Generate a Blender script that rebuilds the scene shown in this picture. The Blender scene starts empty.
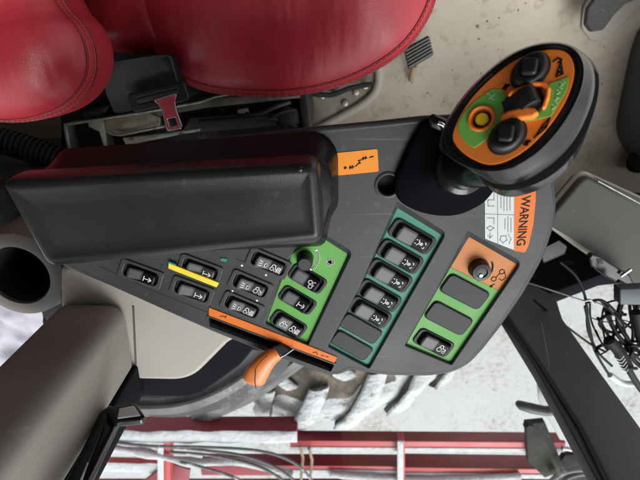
import bpy, bmesh, math, random
from mathutils import Vector, Matrix, noise
random.seed(7)
R = math.radians
sc = bpy.context.scene
COL = sc.collection

# ------------------------------------------------------------------ camera
TILT = 22.0; CAMZ = 1.18; F = 465.0
cam_d = bpy.data.cameras.new('camera'); cam = bpy.data.objects.new('camera', cam_d); COL.objects.link(cam)
cam.location = (0, 0, CAMZ); cam.rotation_euler = (R(-TILT), 0, 0)
cam_d.sensor_width = 36; cam_d.lens = F/640*36; cam_d.clip_start = .01; cam_d.clip_end = 1000
cam_d.dof.use_dof = True; cam_d.dof.focus_distance = .47; cam_d.dof.aperture_fstop = 11
sc.camera = cam
# ------------------------------------------------------------------ sky and sun
SUN_EL = 48; SUN_AZ = 150      # compass bearing from +y clockwise
w = bpy.data.worlds.new("World"); sc.world = w; w.use_nodes = True
nt = w.node_tree; bg = nt.nodes['Background']
sky = nt.nodes.new('ShaderNodeTexSky'); sky.sky_type = 'NISHITA'; sky.sun_disc = False
sky.sun_elevation = R(SUN_EL); sky.sun_rotation = R(SUN_AZ); sky.dust_density = 3.0; sky.air_density = 1.0
hs = nt.nodes.new('ShaderNodeHueSaturation'); hs.inputs['Saturation'].default_value = .12
nt.links.new(sky.outputs[0], hs.inputs['Color']); nt.links.new(hs.outputs[0], bg.inputs['Color'])
bg.inputs['Strength'].default_value = .15
sl = bpy.data.lights.new('sun', 'SUN'); so = bpy.data.objects.new('sun', sl); COL.objects.link(so)
sl.energy = 1.2; sl.angle = R(35); sl.color = (1, .97, .93)
az = R(SUN_AZ); el = R(SUN_EL)
sd = Vector((math.sin(az)*math.cos(el), math.cos(az)*math.cos(el), math.sin(el)))
so.rotation_euler = sd.to_track_quat('Z', 'Y').to_euler()
sc.view_settings.view_transform = 'Standard'; sc.view_settings.look = 'None'
sc.view_settings.exposure = 1.12; sc.view_settings.gamma = 1

# ------------------------------------------------------------------ projection helpers (pixel of the 640x480 photo -> point in the place)
RX = Matrix.Rotation(R(-TILT), 3, 'X'); CAM = Vector((0, 0, CAMZ))
def ray(px, py): return RX @ Vector(((px-320)/F, (240-py)/F, -1))
def P(px, py, z):
    d = ray(px, py); return CAM + d*((z-CAMZ)/d.z)
def PY(px, py, y):
    d = ray(px, py); return CAM + d*(y/d.y)

# ------------------------------------------------------------------ materials
MATS = {}
def mat(name, col, rough=.5, metal=0, bump=0, bscale=300, var=0, vscale=8, spec=.5, coat=0, dirt=None, dscale=30, dthr=.6, emit=None, bstretch=None, sheen=0, trans=0, bdist=.001, rv=.08, scr=None):
    if name in MATS: return MATS[name]
    m = bpy.data.materials.new(name); m.use_nodes = True; n = m.node_tree; b = n.nodes['Principled BSDF']
    b.inputs['Base Color'].default_value = (*col, 1); b.inputs['Roughness'].default_value = rough
    b.inputs['Metallic'].default_value = metal; b.inputs['Specular IOR Level'].default_value = spec
    b.inputs['Coat Weight'].default_value = coat; b.inputs['Sheen Weight'].default_value = sheen
    b.inputs['Transmission Weight'].default_value = trans
    tc = n.nodes.new('ShaderNodeTexCoord'); src = tc.outputs['Object']
    if bstretch:
        mp = n.nodes.new('ShaderNodeMapping'); mp.inputs['Scale'].default_value = bstretch
        n.links.new(src, mp.inputs[0]); bsrc = mp.outputs[0]
    else: bsrc = src
    last = None
    if var:
        no = n.nodes.new('ShaderNodeTexNoise'); no.inputs['Scale'].default_value = vscale; no.inputs['Detail'].default_value = 6
        n.links.new(src, no.inputs['Vector'])
        cr = n.nodes.new('ShaderNodeValToRGB'); cr.color_ramp.elements[0].position = .3; cr.color_ramp.elements[1].position = .7
        cr.color_ramp.elements[0].color = (*[c*(1-var) for c in col], 1); cr.color_ramp.elements[1].color = (*[min(1, c*(1+var)) for c in col], 1)
        n.links.new(no.outputs['Fac'], cr.inputs[0]); last = cr.outputs[0]
        mr = n.nodes.new('ShaderNodeMapRange'); mr.inputs['From Min'].default_value = .3; mr.inputs['From Max'].default_value = .7; mr.inputs['To Min'].default_value = max(.02, rough-rv); mr.inputs['To Max'].default_value = min(1, rough+rv*1.2)
        n.links.new(no.outputs['Fac'], mr.inputs[0]); n.links.new(mr.outputs[0], b.inputs['Roughness'])
    if dirt:
        no = n.nodes.new('ShaderNodeTexNoise'); no.inputs['Scale'].default_value = dscale; no.inputs['Detail'].default_value = 8; no.inputs['Roughness'].default_value = .7
        n.links.new(src, no.inputs['Vector'])
        cr = n.nodes.new('ShaderNodeValToRGB'); cr.color_ramp.elements[0].position = dthr; cr.color_ramp.elements[1].position = dthr+.12
        cr.color_ramp.elements[0].color = (0, 0, 0, 1)
        n.links.new(no.outputs['Fac'], cr.inputs[0])
        mx = n.nodes.new('ShaderNodeMix'); mx.data_type = 'RGBA'
        if last: n.links.new(last, mx.inputs[6])
        else: mx.inputs[6].default_value = (*col, 1)
        mx.inputs[7].default_value = (*dirt, 1); n.links.new(cr.outputs[0], mx.inputs[0]); last = mx.outputs[2]
    for ci, (rot_, sc_) in enumerate(((35, 9), (-20, 7), (80, 6)) if scr else ()):
        mp2 = n.nodes.new('ShaderNodeMapping'); mp2.inputs['Rotation'].default_value = (0, 0, R(rot_)); mp2.inputs['Scale'].default_value = (sc_, 420, 60)
        n.links.new(src, mp2.inputs[0])
        n2 = n.nodes.new('ShaderNodeTexNoise'); n2.inputs['Scale'].default_value = 1; n2.inputs['Detail'].default_value = 1; n.links.new(mp2.outputs[0], n2.inputs['Vector'])
        c2 = n.nodes.new('ShaderNodeValToRGB'); c2.color_ramp.elements[0].position = .74; c2.color_ramp.elements[1].position = .80; c2.color_ramp.elements[0].color = (0, 0, 0, 1); c2.color_ramp.elements[1].color = (.6, .6, .6, 1)
        n.links.new(n2.outputs['Fac'], c2.inputs[0])
        mx = n.nodes.new('ShaderNodeMix'); mx.data_type = 'RGBA'
        if last: n.links.new(last, mx.inputs[6])
        else: mx.inputs[6].default_value = (*col, 1)
        mx.inputs[7].default_value = (*scr, 1); n.links.new(c2.outputs[0], mx.inputs[0]); last = mx.outputs[2]
    if last: n.links.new(last, b.inputs['Base Color'])
    if bump:
        no = n.nodes.new('ShaderNodeTexNoise'); no.inputs['Scale'].default_value = bscale; no.inputs['Detail'].default_value = 3
        n.links.new(bsrc, no.inputs['Vector'])
        bp = n.nodes.new('ShaderNodeBump'); bp.inputs['Strength'].default_value = bump; bp.inputs['Distance'].default_value = bdist
        n.links.new(no.outputs['Fac'], bp.inputs['Height']); n.links.new(bp.outputs[0], b.inputs['Normal'])
    MATS[name] = m; return m

def leather():
    m = mat('red_leather', (.36, .020, .032), .38, bump=.0, var=.16, vscale=7, spec=.5, rv=.10)
    n = m.node_tree; b = n.nodes['Principled BSDF']; tc = [x for x in n.nodes if x.type == 'TEX_COORD'][0]
    vo = n.nodes.new('ShaderNodeTexVoronoi'); vo.inputs['Scale'].default_value = 520
    n.links.new(tc.outputs['Object'], vo.inputs['Vector'])
    b1 = n.nodes.new('ShaderNodeBump'); b1.inputs['Strength'].default_value = .22; b1.inputs['Distance'].default_value = .0006
    n.links.new(vo.outputs['Distance'], b1.inputs['Height'])
    mp = n.nodes.new('ShaderNodeMapping'); mp.inputs['Scale'].default_value = (26, 5, 5); mp.inputs['Rotation'].default_value = (0, 0, R(20))
    n.links.new(tc.outputs['Object'], mp.inputs[0])
    no = n.nodes.new('ShaderNodeTexNoise'); no.inputs['Scale'].default_value = 1.2; no.inputs['Detail'].default_value = 2
    n.links.new(mp.outputs[0], no.inputs['Vector'])
    b2 = n.nodes.new('ShaderNodeBump'); b2.inputs['Strength'].default_value = .55; b2.inputs['Distance'].default_value = .006
    n.links.new(no.outputs['Fac'], b2.inputs['Height']); n.links.new(b1.outputs[0], b2.inputs['Normal']); n.links.new(b2.outputs[0], b.inputs['Normal'])
    return m

M = dict(
 plast=mat('grey_plastic', (.029, .030, .032), .42, scr=(.09, .09, .09), rv=.11, spec=.28, bump=.25, bscale=900, var=.16, vscale=9, dirt=(.062, .060, .056), dscale=110, dthr=.60, bdist=.0004),
 plast_d=mat('dark_plastic', (.009, .0095, .011), .42, spec=.35, bump=.2, bscale=900, var=.1, vscale=12, bdist=.0004),
 arm=mat('armrest_vinyl', (.0125, .013, .014), .28, scr=(.045, .045, .045), rv=.09, spec=.27, bump=.3, bscale=1100, var=.14, vscale=11, bdist=.0004, dirt=(.06, .06, .06), dscale=40, dthr=.64),
 gloss=mat('gloss_black', (.006, .006, .007), .16, spec=.35),
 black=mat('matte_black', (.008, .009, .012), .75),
 boot=mat('boot_rubber', (.0015, .0018, .003), .85, bump=.2, bscale=500, spec=.06),
 rock=mat('rocker_plastic', (.062, .063, .066), .45, spec=.3, bump=.15, bscale=900, bdist=.0003),
 rock_g=mat('rocker_black', (.003, .003, .0035), .35, spec=.12),
 rock_m=mat('rocker_mid', (.022, .023, .024), .4, spec=.3),
 rock_d=mat('rocker_dark', (.026, .027, .029), .42, spec=.35),
 bezel=mat('bezel_plastic', (.022, .023, .025), .48, spec=.2),
 white=mat('icon_white', (.75, .76, .76), .5),
 teal=mat('teal_panel', (.038, .19, .135), .42, spec=.2, var=.08, vscale=30, dirt=(.08, .16, .12), dscale=70, dthr=.62),
 green=mat('green_panel', (.09, .28, .055), .42, spec=.2, var=.06, vscale=30, dirt=(.12, .3, .09), dscale=70, dthr=.64),
 orange=mat('orange_panel', (.66, .205, .035), .42, var=.06, vscale=30, dirt=(.4, .15, .04), dscale=70, dthr=.64),
 orange_b=mat('orange_bright', (.56, .125, .012), .40, spec=.2, var=.04, vscale=30),
 orange_s=mat('orange_sticker', (.62, .21, .02), .42, spec=.2),
 yellow=mat('yellow_strip', (.68, .50, .02), .4, var=.08, vscale=60),
 label=mat('label_white', (.40, .41, .41), .4, var=.06, vscale=60),
 ink=mat('label_ink', (.008, .008, .008), .7, spec=.2),
 inkg=mat('label_ink_grey', (.2, .21, .21), .6),
 floor=mat('cab_floor_rubber', (.41, .36, .285), .75, bump=.7, bscale=160, var=.16, vscale=5, dirt=(.33, .28, .215), dscale=30, dthr=.53),
 floor_e=mat('floor_edge', (.38, .35, .30), .7, bump=.2, bscale=100),
 beige=mat('beige_trim', (.29, .268, .235), .6, bump=.25, bscale=700, var=.05, vscale=8, dirt=(.38, .33, .26), dscale=25, dthr=.66),
 taupe=mat('taupe_trim', (.066, .061, .056), .65, spec=.25, bump=.3, bscale=800, var=.05, vscale=8, dirt=(.25, .22, .19), dscale=30, dthr=.66),
 pillar_t=mat('pillar_trim', (.26, .24, .212), .62, bump=.3, bscale=800, var=.06, vscale=6, dirt=(.42, .39, .35), dscale=30, dthr=.66),
 steel=mat('worn_steel', (.32, .31, .28), .42, metal=.7, bump=.3, bscale=120, var=.3, vscale=40, dirt=(.12, .10, .08), dscale=50, dthr=.55),
 dsteel=mat('dark_steel', (.014, .0135, .013), .7, spec=.2, bump=.4, bscale=150, var=.4, vscale=30, dirt=(.10, .085, .07), dscale=40, dthr=.58),
 chrome=mat('chrome', (.7, .7, .7), .2, metal=1),
 seal=mat('window_seal', (.003, .0035, .006), .85, spec=.15),
 pillar=mat('pillar_grey', (.062, .065, .075), .5, bump=.2, bscale=300, var=.12, vscale=9, dirt=(.14, .14, .15), dscale=12, dthr=.62),
 cable=mat('cable_black', (.004, .004, .0045), .55, spec=.15),
 cloth=mat('lavender_cloth', (.34, .33, .39), .9, bump=.6, bscale=60, var=.1, vscale=25, sheen=.3, bdist=.003),
 hose=mat('hose_black', (.03, .03, .032), .5),
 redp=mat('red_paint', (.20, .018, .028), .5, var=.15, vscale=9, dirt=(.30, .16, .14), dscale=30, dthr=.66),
 redb=mat('red_paint_lit', (.36, .035, .04), .5, var=.15, vscale=9, dirt=(.5, .3, .28), dscale=30, dthr=.66),  # lit copy of the red; the maroon one above holds the shaded faces
 snow=mat('snow', (.44, .445, .455), .9, bump=.8, bscale=45, var=.10, vscale=14, dirt=(.33, .31, .28), dscale=18, dthr=.60, bdist=.01),
 rubber=mat('tyre_rubber', (.045, .043, .042), .8, bump=.5, bscale=60, var=.4, vscale=12, dirt=(.20, .16, .11), dscale=9, dthr=.5),
 mud=mat('mud_brown', (.22, .165, .105), .9, bump=.5, bscale=50, var=.2, vscale=20),
 tongue=mat('red_tongue', (.40, .05, .06), .35, metal=.3, var=.2, vscale=150),
 btn=mat('yellow_button', (.95, .70, .02), .4, spec=.3),
 stitch=mat('stitch_thread', (.34, .10, .08), .8),
 rdark=mat('red_seam', (.20, .010, .015), .5),
 fabric=mat('pedal_rubber', (.13, .13, .12), .7, bump=.4, bscale=200, var=.2, vscale=50),
 grit=mat('pedal_grip', (.035, .034, .032), .6, bump=.8, bscale=420, dirt=(.2, .18, .15), dscale=160, dthr=.6, bdist=.003),
 navy=mat('navy_plastic', (.014, .018, .03), .5),
)
M['leather'] = leather()
def ground_mat():
    m = bpy.data.materials.new('snowy_ground'); m.use_nodes = True; n = m.node_tree; b = n.nodes['Principled BSDF']; b.inputs['Roughness'].default_value = .9
    tc = n.nodes.new('ShaderNodeTexCoord')
    a = n.nodes.new('ShaderNodeTexNoise'); a.inputs['Scale'].default_value = 1.7; a.inputs['Detail'].default_value = 8; a.inputs['Roughness'].default_value = .65
    c = n.nodes.new('ShaderNodeTexNoise'); c.inputs['Scale'].default_value = 26; c.inputs['Detail'].default_value = 6; c.inputs['Roughness'].default_value = .75
    for x in (a, c): n.links.new(tc.outputs['Object'], x.inputs['Vector'])
    ad = n.nodes.new('ShaderNodeMath'); ad.operation = 'ADD'; n.links.new(a.outputs['Fac'], ad.inputs[0]); n.links.new(c.outputs['Fac'], ad.inputs[1])
    cr = n.nodes.new('ShaderNodeValToRGB'); e = cr.color_ramp.elements
    e[0].position = .99/2; e[0].color = (.42, .425, .43, 1); e[1].position = 1.24/2; e[1].color = (.17, .155, .13, 1)
    k = e.new(1.11/2); k.color = (.36, .35, .33, 1)
    hv = n.nodes.new('ShaderNodeMath'); hv.operation = 'MULTIPLY'; hv.inputs[1].default_value = .5; n.links.new(ad.outputs[0], hv.inputs[0])
    n.links.new(hv.outputs[0], cr.inputs[0]); n.links.new(cr.outputs[0], b.inputs['Base Color'])
    bp = n.nodes.new('ShaderNodeBump'); bp.inputs['Strength'].default_value = .5; bp.inputs['Distance'].default_value = .02
    n.links.new(c.outputs['Fac'], bp.inputs['Height']); n.links.new(bp.outputs[0], b.inputs['Normal'])
    return m
M['ground'] = ground_mat()
def glass_mat():
    m = bpy.data.materials.new('window_glass'); m.use_nodes = True; n = m.node_tree; n.nodes.remove(n.nodes['Principled BSDF'])
    o = [x for x in n.nodes if x.type == 'OUTPUT_MATERIAL'][0]
    t = n.nodes.new('ShaderNodeBsdfTransparent'); t.inputs[0].default_value = (.93, .95, .95, 1)
    g = n.nodes.new('ShaderNodeBsdfGlossy'); g.inputs['Roughness'].default_value = .02
    fr = n.nodes.new('ShaderNodeFresnel'); fr.inputs[0].default_value = 1.45
    mx = n.nodes.new('ShaderNodeMixShader'); ge = n.nodes.new('ShaderNodeNewGeometry'); iv = n.nodes.new('ShaderNodeMath'); iv.operation = 'SUBTRACT'; iv.inputs[0].default_value = 1; n.links.new(ge.outputs['Backfacing'], iv.inputs[1])
    mu = n.nodes.new('ShaderNodeMath'); mu.operation = 'MULTIPLY'; n.links.new(fr.outputs[0], mu.inputs[0]); n.links.new(iv.outputs[0], mu.inputs[1])
    n.links.new(mu.outputs[0], mx.inputs[0]); n.links.new(t.outputs[0], mx.inputs[1]); n.links.new(g.outputs[0], mx.inputs[2])
    n.links.new(mx.outputs[0], o.inputs[0]); return m
M['glass'] = glass_mat()

# ------------------------------------------------------------------ object helpers
ORG = {}
def link(name, me, mats, parent=None, smooth=35):
    """mesh with vertices in world coordinates -> object with its own origin, under parent"""
    if not isinstance(mats, (list, tuple)): mats = [mats]
    vs = [v.co for v in me.vertices]
    lo = Vector([min(v[i] for v in vs) for i in range(3)]); hi = Vector([max(v[i] for v in vs) for i in range(3)])
    c = Vector(((lo.x+hi.x)/2, (lo.y+hi.y)/2, lo.z))
    me.transform(Matrix.Translation(-c))
    for m in mats: me.materials.append(m)
    if smooth is not None:
        for p in me.polygons: p.use_smooth = True
        me.set_sharp_from_angle(angle=R(smooth))
    me.name = name
    o = bpy.data.objects.new(name, me); COL.objects.link(o); ORG[o] = c
    if parent is not None: o.parent = parent; o.location = c - ORG[parent]
    else: o.location = c
    return o
def link_bm(name, bm, mats, parent=None, smooth=35):
    bmesh.ops.recalc_face_normals(bm, faces=bm.faces[:])
    me = bpy.data.meshes.new(name); bm.to_mesh(me); bm.free(); return link(name, me, mats, parent, smooth)
def thing(name, label, cat, loc, group=None, kind=None):
    o = bpy.data.objects.new(name, None); COL.objects.link(o); o.empty_display_size = .03
    o.location = Vector(loc); ORG[o] = Vector(loc); tag(o, label, cat, group, kind); return o
def tag(o, label, cat, group=None, kind=None):
    o['label'] = label; o['category'] = cat
    if group: o['group'] = group
    if kind: o['kind'] = kind
    return o
def struct(o): o['kind'] = 'structure'; return o

def round_poly(pts, r, seg=5):
    """round the corners of a 2D polygon"""
    out = []; n = len(pts)
    for i in range(n):
        a, b, c = Vector(pts[i-1]), Vector(pts[i]), Vector(pts[(i+1) % n])
        rr = r[i] if isinstance(r, (list, tuple)) else r
        u = (a-b); v = (c-b); lu, lv = u.length, v.length
        if rr <= 0 or lu < 1e-9 or lv < 1e-9: out.append(b); continue
        u /= lu; v /= lv; cosang = max(-1, min(1, u.dot(v))); ang = math.acos(cosang)
        if ang > math.pi-.12: out.append(b); continue
        d = min(rr/math.tan(ang/2), lu*.49, lv*.49)
        p0 = b+u*d; p1 = b+v*d
        for k in range(seg+1):
            t = k/seg; out.append(p0*(1-t)**2 + b*2*t*(1-t) + p1*t*t)
    return out
def area2(pts): return sum(pts[i-1][0]*pts[i][1]-pts[i][0]*pts[i-1][1] for i in range(len(pts)))/2
def plate_mesh(outer, holes, z0, z1, bev=0, bseg=3):
    """2D outline with holes, extruded between z0 and z1 with rounded edges"""
    cu = bpy.data.curves.new('c', 'CURVE'); cu.dimensions = '2D'; cu.fill_mode = 'BOTH'
    for k, pts in enumerate([outer]+list(holes)):
        pts = [Vector(p) for p in pts]
        if (area2(pts) > 0) == (k > 0): pts = pts[::-1]
        q = [pts[0]]
        for p in pts[1:]:
            if (p-q[-1]).length > 1e-5: q.append(p)
        if (q[0]-q[-1]).length < 1e-5: q.pop()
        s = cu.splines.new('POLY'); s.points.add(len(q)-1); s.use_cyclic_u = True
        for i, p in enumerate(q): s.points[i].co = (p[0], p[1], 0, 1)
    h = (z1-z0)/2; bev = min(bev, h*.98)
    cu.extrude = h-bev; cu.bevel_depth = bev; cu.bevel_resolution = bseg-1; cu.offset = -bev
    ob = bpy.data.objects.new('c', cu); COL.objects.link(ob)
    dg = bpy.context.evaluated_depsgraph_get(); me = bpy.data.meshes.new_from_object(ob.evaluated_get(dg))
    bpy.data.objects.remove(ob); bpy.data.curves.remove(cu)
    me.transform(Matrix.Translation((0, 0, (z0+z1)/2))); return me
class Fr:
    """local frame: origin O, X along the given direction, N up"""
    def __init__(s, O, X, N=Vector((0, 0, 1))):
        s.O = Vector(O); s.N = N.normalized(); X = Vector(X); s.X = (X - s.N*X.dot(s.N)).normalized(); s.Y = s.N.cross(s.X)
        s.M = Matrix.Translation(s.O) @ Matrix((s.X, s.Y, s.N)).transposed().to_4x4()
    def px(s, px, py, h=0):
        d = ray(px, py); o = s.O + s.N*h; t = (o-CAM).dot(s.N)/d.dot(s.N); q = CAM+d*t-s.O
        return Vector((q.dot(s.X), q.dot(s.Y)))
    def w(s, x, y, z=0): return s.O+s.X*x+s.Y*y+s.N*z
def plate(name, fr, outer, holes, z0, z1, m, parent=None, bev=.0005, bseg=3, smooth=35):
    me = plate_mesh(outer, holes, z0, z1, bev, bseg); me.transform(fr.M); return link(name, me, m, parent, smooth)
WF = Fr((0, 0, 0), (1, 0, 0))
def WP(pts, z): return [WF.px(x, y, z) for x, y in pts]
def fr_px(px, py, z, dx, dy):
    o = P(px, py, z); return Fr(o, P(px+dx, py+dy, z)-o)
def rrect(L, W, r, cx=0, cy=0, seg=5): return round_poly([(cx-L/2, cy-W/2), (cx+L/2, cy-W/2), (cx+L/2, cy+W/2), (cx-L/2, cy+W/2)], r, seg)
def circ(r, cx=0, cy=0, n=32, ry=None): return [Vector((cx+r*math.cos(2*math.pi*i/n), cy+(ry or r)*math.sin(2*math.pi*i/n))) for i in range(n)]
def join(meshes, idx=None):
    """join meshes; idx gives the material slot of each"""
    bm = bmesh.new()
    for k, me in enumerate(meshes):
        n0 = len(bm.faces); bm.from_mesh(me); bm.faces.ensure_lookup_table()
        for f in bm.faces[n0:]: f.material_index = idx[k] if idx else 0
        bpy.data.meshes.remove(me)
    me = bpy.data.meshes.new('j'); bm.to_mesh(me); bm.free(); return me
def catmull(pts, n=8, closed=False):
    pts = [Vector(p) for p in pts]; out = []; N = len(pts)
    for i in range(N if closed else N-1):
        g = lambda k: pts[k % N] if closed else pts[max(0, min(N-1, k))]
        p0, p1, p2, p3 = g(i-1), g(i), g(i+1), g(i+2)
        for k in range(n):
            t = k/n; out.append(.5*((2*p1)+(p2-p0)*t+(2*p0-5*p1+4*p2-p3)*t*t+(3*p1-p0-3*p2+p3)*t**3))
    if not closed: out.append(pts[-1])
    return out
def tube_mesh(path, r, seg=8, closed=False, rfun=None):
    bm = bmesh.new(); rings = []; n = len(path); up = Vector((.13, .21, 1)).normalized()
    for i, p in enumerate(path):
        a = path[i-1] if (i > 0 or closed) else p; b = path[(i+1) % n] if (i < n-1 or closed) else p
        t = (b-a).normalized(); s = t.cross(up)
        if s.length < .05: s = t.cross(Vector((1, 0, 0)))
        s.normalize(); u = s.cross(t); rr = rfun(i/(n-1)) if rfun else r
        rings.append([bm.verts.new(p+(s*math.cos(2*math.pi*k/seg)+u*math.sin(2*math.pi*k/seg))*rr) for k in range(seg)])
    for i in range(n if closed else n-1):
        A, B = rings[i], rings[(i+1) % n]
        for k in range(seg): bm.faces.new((A[k], A[(k+1) % seg], B[(k+1) % seg], B[k]))
    if not closed: bm.faces.new(rings[0][::-1]); bm.faces.new(rings[-1])
    bmesh.ops.recalc_face_normals(bm, faces=bm.faces[:])
    me = bpy.data.meshes.new('t'); bm.to_mesh(me); bm.free(); return me
def tube(name, path, r, m, parent=None, seg=10, **k): return link(name, tube_mesh(path, r, seg, **k), m, parent, 50)
def lathe_mesh(prof, fr, seg=40):
    bm = bmesh.new(); rings = []
    for r, z in prof:
        if r < 1e-6: rings.append([bm.verts.new(fr.w(0, 0, z))])
        else: rings.append([bm.verts.new(fr.w(r*math.cos(2*math.pi*k/seg), r*math.sin(2*math.pi*k/seg), z)) for k in range(seg)])
    for A, B in zip(rings, rings[1:]):
        for k in range(seg):
            a = [A[k % len(A)], A[(k+1) % len(A)], B[(k+1) % len(B)], B[k % len(B)]]
            f = []
            for v in a:
                if v not in f: f.append(v)
            if len(f) > 2: bm.faces.new(f)
    bmesh.ops.recalc_face_normals(bm, faces=bm.faces[:])
    me = bpy.data.meshes.new('l'); bm.to_mesh(me); bm.free(); return me
def hexa(name, top, bot, m, parent=None, bev=.002, seg=3):
    """solid between two matching 3D polygons"""
    bm = bmesh.new(); T = [bm.verts.new(p) for p in top]; B = [bm.verts.new(p) for p in bot]; n = len(T)
    bm.faces.new(T); bm.faces.new(B[::-1])
    for i in range(n): bm.faces.new((T[i], B[i], B[(i+1) % n], T[(i+1) % n]))
    bmesh.ops.recalc_face_normals(bm, faces=bm.faces[:])
    if bev: bmesh.ops.bevel(bm, geom=bm.edges[:], offset=bev, segments=seg, profile=.5, affect='EDGES', clamp_overlap=True)
    return link_bm(name, bm, m, parent)
def loft(name, rings, m, parent=None, smooth=40, cap=True, closed_caps=(True, True)):
    bm = bmesh.new(); V = [[bm.verts.new(p) for p in r] for r in rings]; n = len(V[0])
    for A, B in zip(V, V[1:]):
        for k in range(n): bm.faces.new((A[k], A[(k+1) % n], B[(k+1) % n], B[k]))
    if closed_caps[0]: bm.faces.new(V[0][::-1])
    if closed_caps[1]: bm.faces.new(V[-1])
    return link_bm(name, bm, m, parent, smooth)
def text_mesh(s, size, fr, thick=.0001, ax='CENTER', sx=1.0, bold=0):
    cu = bpy.data.curves.new('t', 'FONT'); cu.body = s; cu.size = size; cu.extrude = thick; cu.align_x = ax; cu.align_y = 'CENTER'; cu.offset = bold
    ob = bpy.data.objects.new('t', cu); COL.objects.link(ob)
    dg = bpy.context.evaluated_depsgraph_get(); me = bpy.data.meshes.new_from_object(ob.evaluated_get(dg))
    bpy.data.objects.remove(ob); bpy.data.curves.remove(cu)
    me.transform(fr.M @ Matrix.Diagonal((sx, 1, 1, 1))); return me
def strokes(fr, segs, wd, z0, z1):
    """thin printed line marks from lists of 2D points"""
    ms = []
    for s in segs:
        for a, b in zip(s, s[1:]):
            a, b = Vector(a), Vector(b); d = b-a
            if d.length < 1e-7: continue
            nrm = Vector((-d.y, d.x)).normalized()*wd/2; e = d.normalized()*wd*.3
            me = bpy.data.meshes.new('s'); q = [a-e-nrm, b+e-nrm, b+e+nrm, a-e+nrm]
            vs = [fr.w(p.x, p.y, z0) for p in q]+[fr.w(p.x, p.y, z1) for p in q]
            me.from_pydata(vs, [], [(4, 5, 6, 7), (0, 1, 5, 4), (1, 2, 6, 5), (2, 3, 7, 6), (3, 0, 4, 7)]); ms.append(me)
    return ms

def pillow(name, outline, z, H, m, parent, down=None, nexp=2.6, wob=.002, rings=14, tilt=None):
    """upholstered cushion: outline (3D-less 2D world points), equator height z, crown H above, down below"""
    pts = catmull([(p[0], p[1], 0) for p in outline], 7, True); c = sum(pts, Vector())/len(pts)
    down = down or H*.8; R_ = []
    prof = []
    for k in range(rings+1):
        a = math.pi/2*k/rings
        prof.append((math.cos(a)**(2/nexp), math.sin(a)**(2/nexp)))
    lv = [(r, z-down*h) for r, h in prof[::-1][1:-1]] + [(r, z+H*h) for r, h in prof[:-1]]
    # inward offset by distance to the centre keeps the rounded rim
    def ring(r, zz):
        out = []
        for p in pts:
            d = p-c; q = c+d*r; q.z = zz + (tilt(q) if tilt else 0)
            q.z += wob*noise.noise(Vector((q.x*14, q.y*14, zz*9))); out.append(q)
        return out
    rs = [ring(r, zz) for r, zz in lv]
    rs.append(ring(.04, z+H)); o = loft(name, rs, m, parent, 60)
    def rim(fr_, dz=0):   # path on the cushion at angle fraction fr_ of the crown
        a = math.pi/2*fr_; return [p+Vector((0, 0, dz)) for p in ring(math.cos(a)**(2/nexp), z+H*math.sin(a)**(2/nexp))]
    return o, rim

def resample(pts, N):
    pts = [Vector(p) for p in pts]; n = len(pts); L = [0]
    for i in range(n): L.append(L[-1]+(pts[(i+1) % n]-pts[i]).length)
    out = []; j = 0
    for k in range(N):
        s = L[-1]*k/N
        while L[j+1] < s: j += 1
        t = (s-L[j])/max(1e-9, L[j+1]-L[j]); out.append(pts[j].lerp(pts[(j+1) % n], t))
    return out
def smooth_closed(pts, N): return resample([Vector(p[:2]) for p in catmull([(p[0], p[1], 0) for p in pts], 6, True)], N)

# ================================================================== outside, far to near
gz = -1.75
bm = bmesh.new(); bmesh.ops.create_grid(bm, x_segments=4, y_segments=4, size=150)
for v in bm.verts: v.co.z += gz; v.co.y -= 20
g = link_bm('snow_ground', bm, M['ground']); struct(g)

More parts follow.
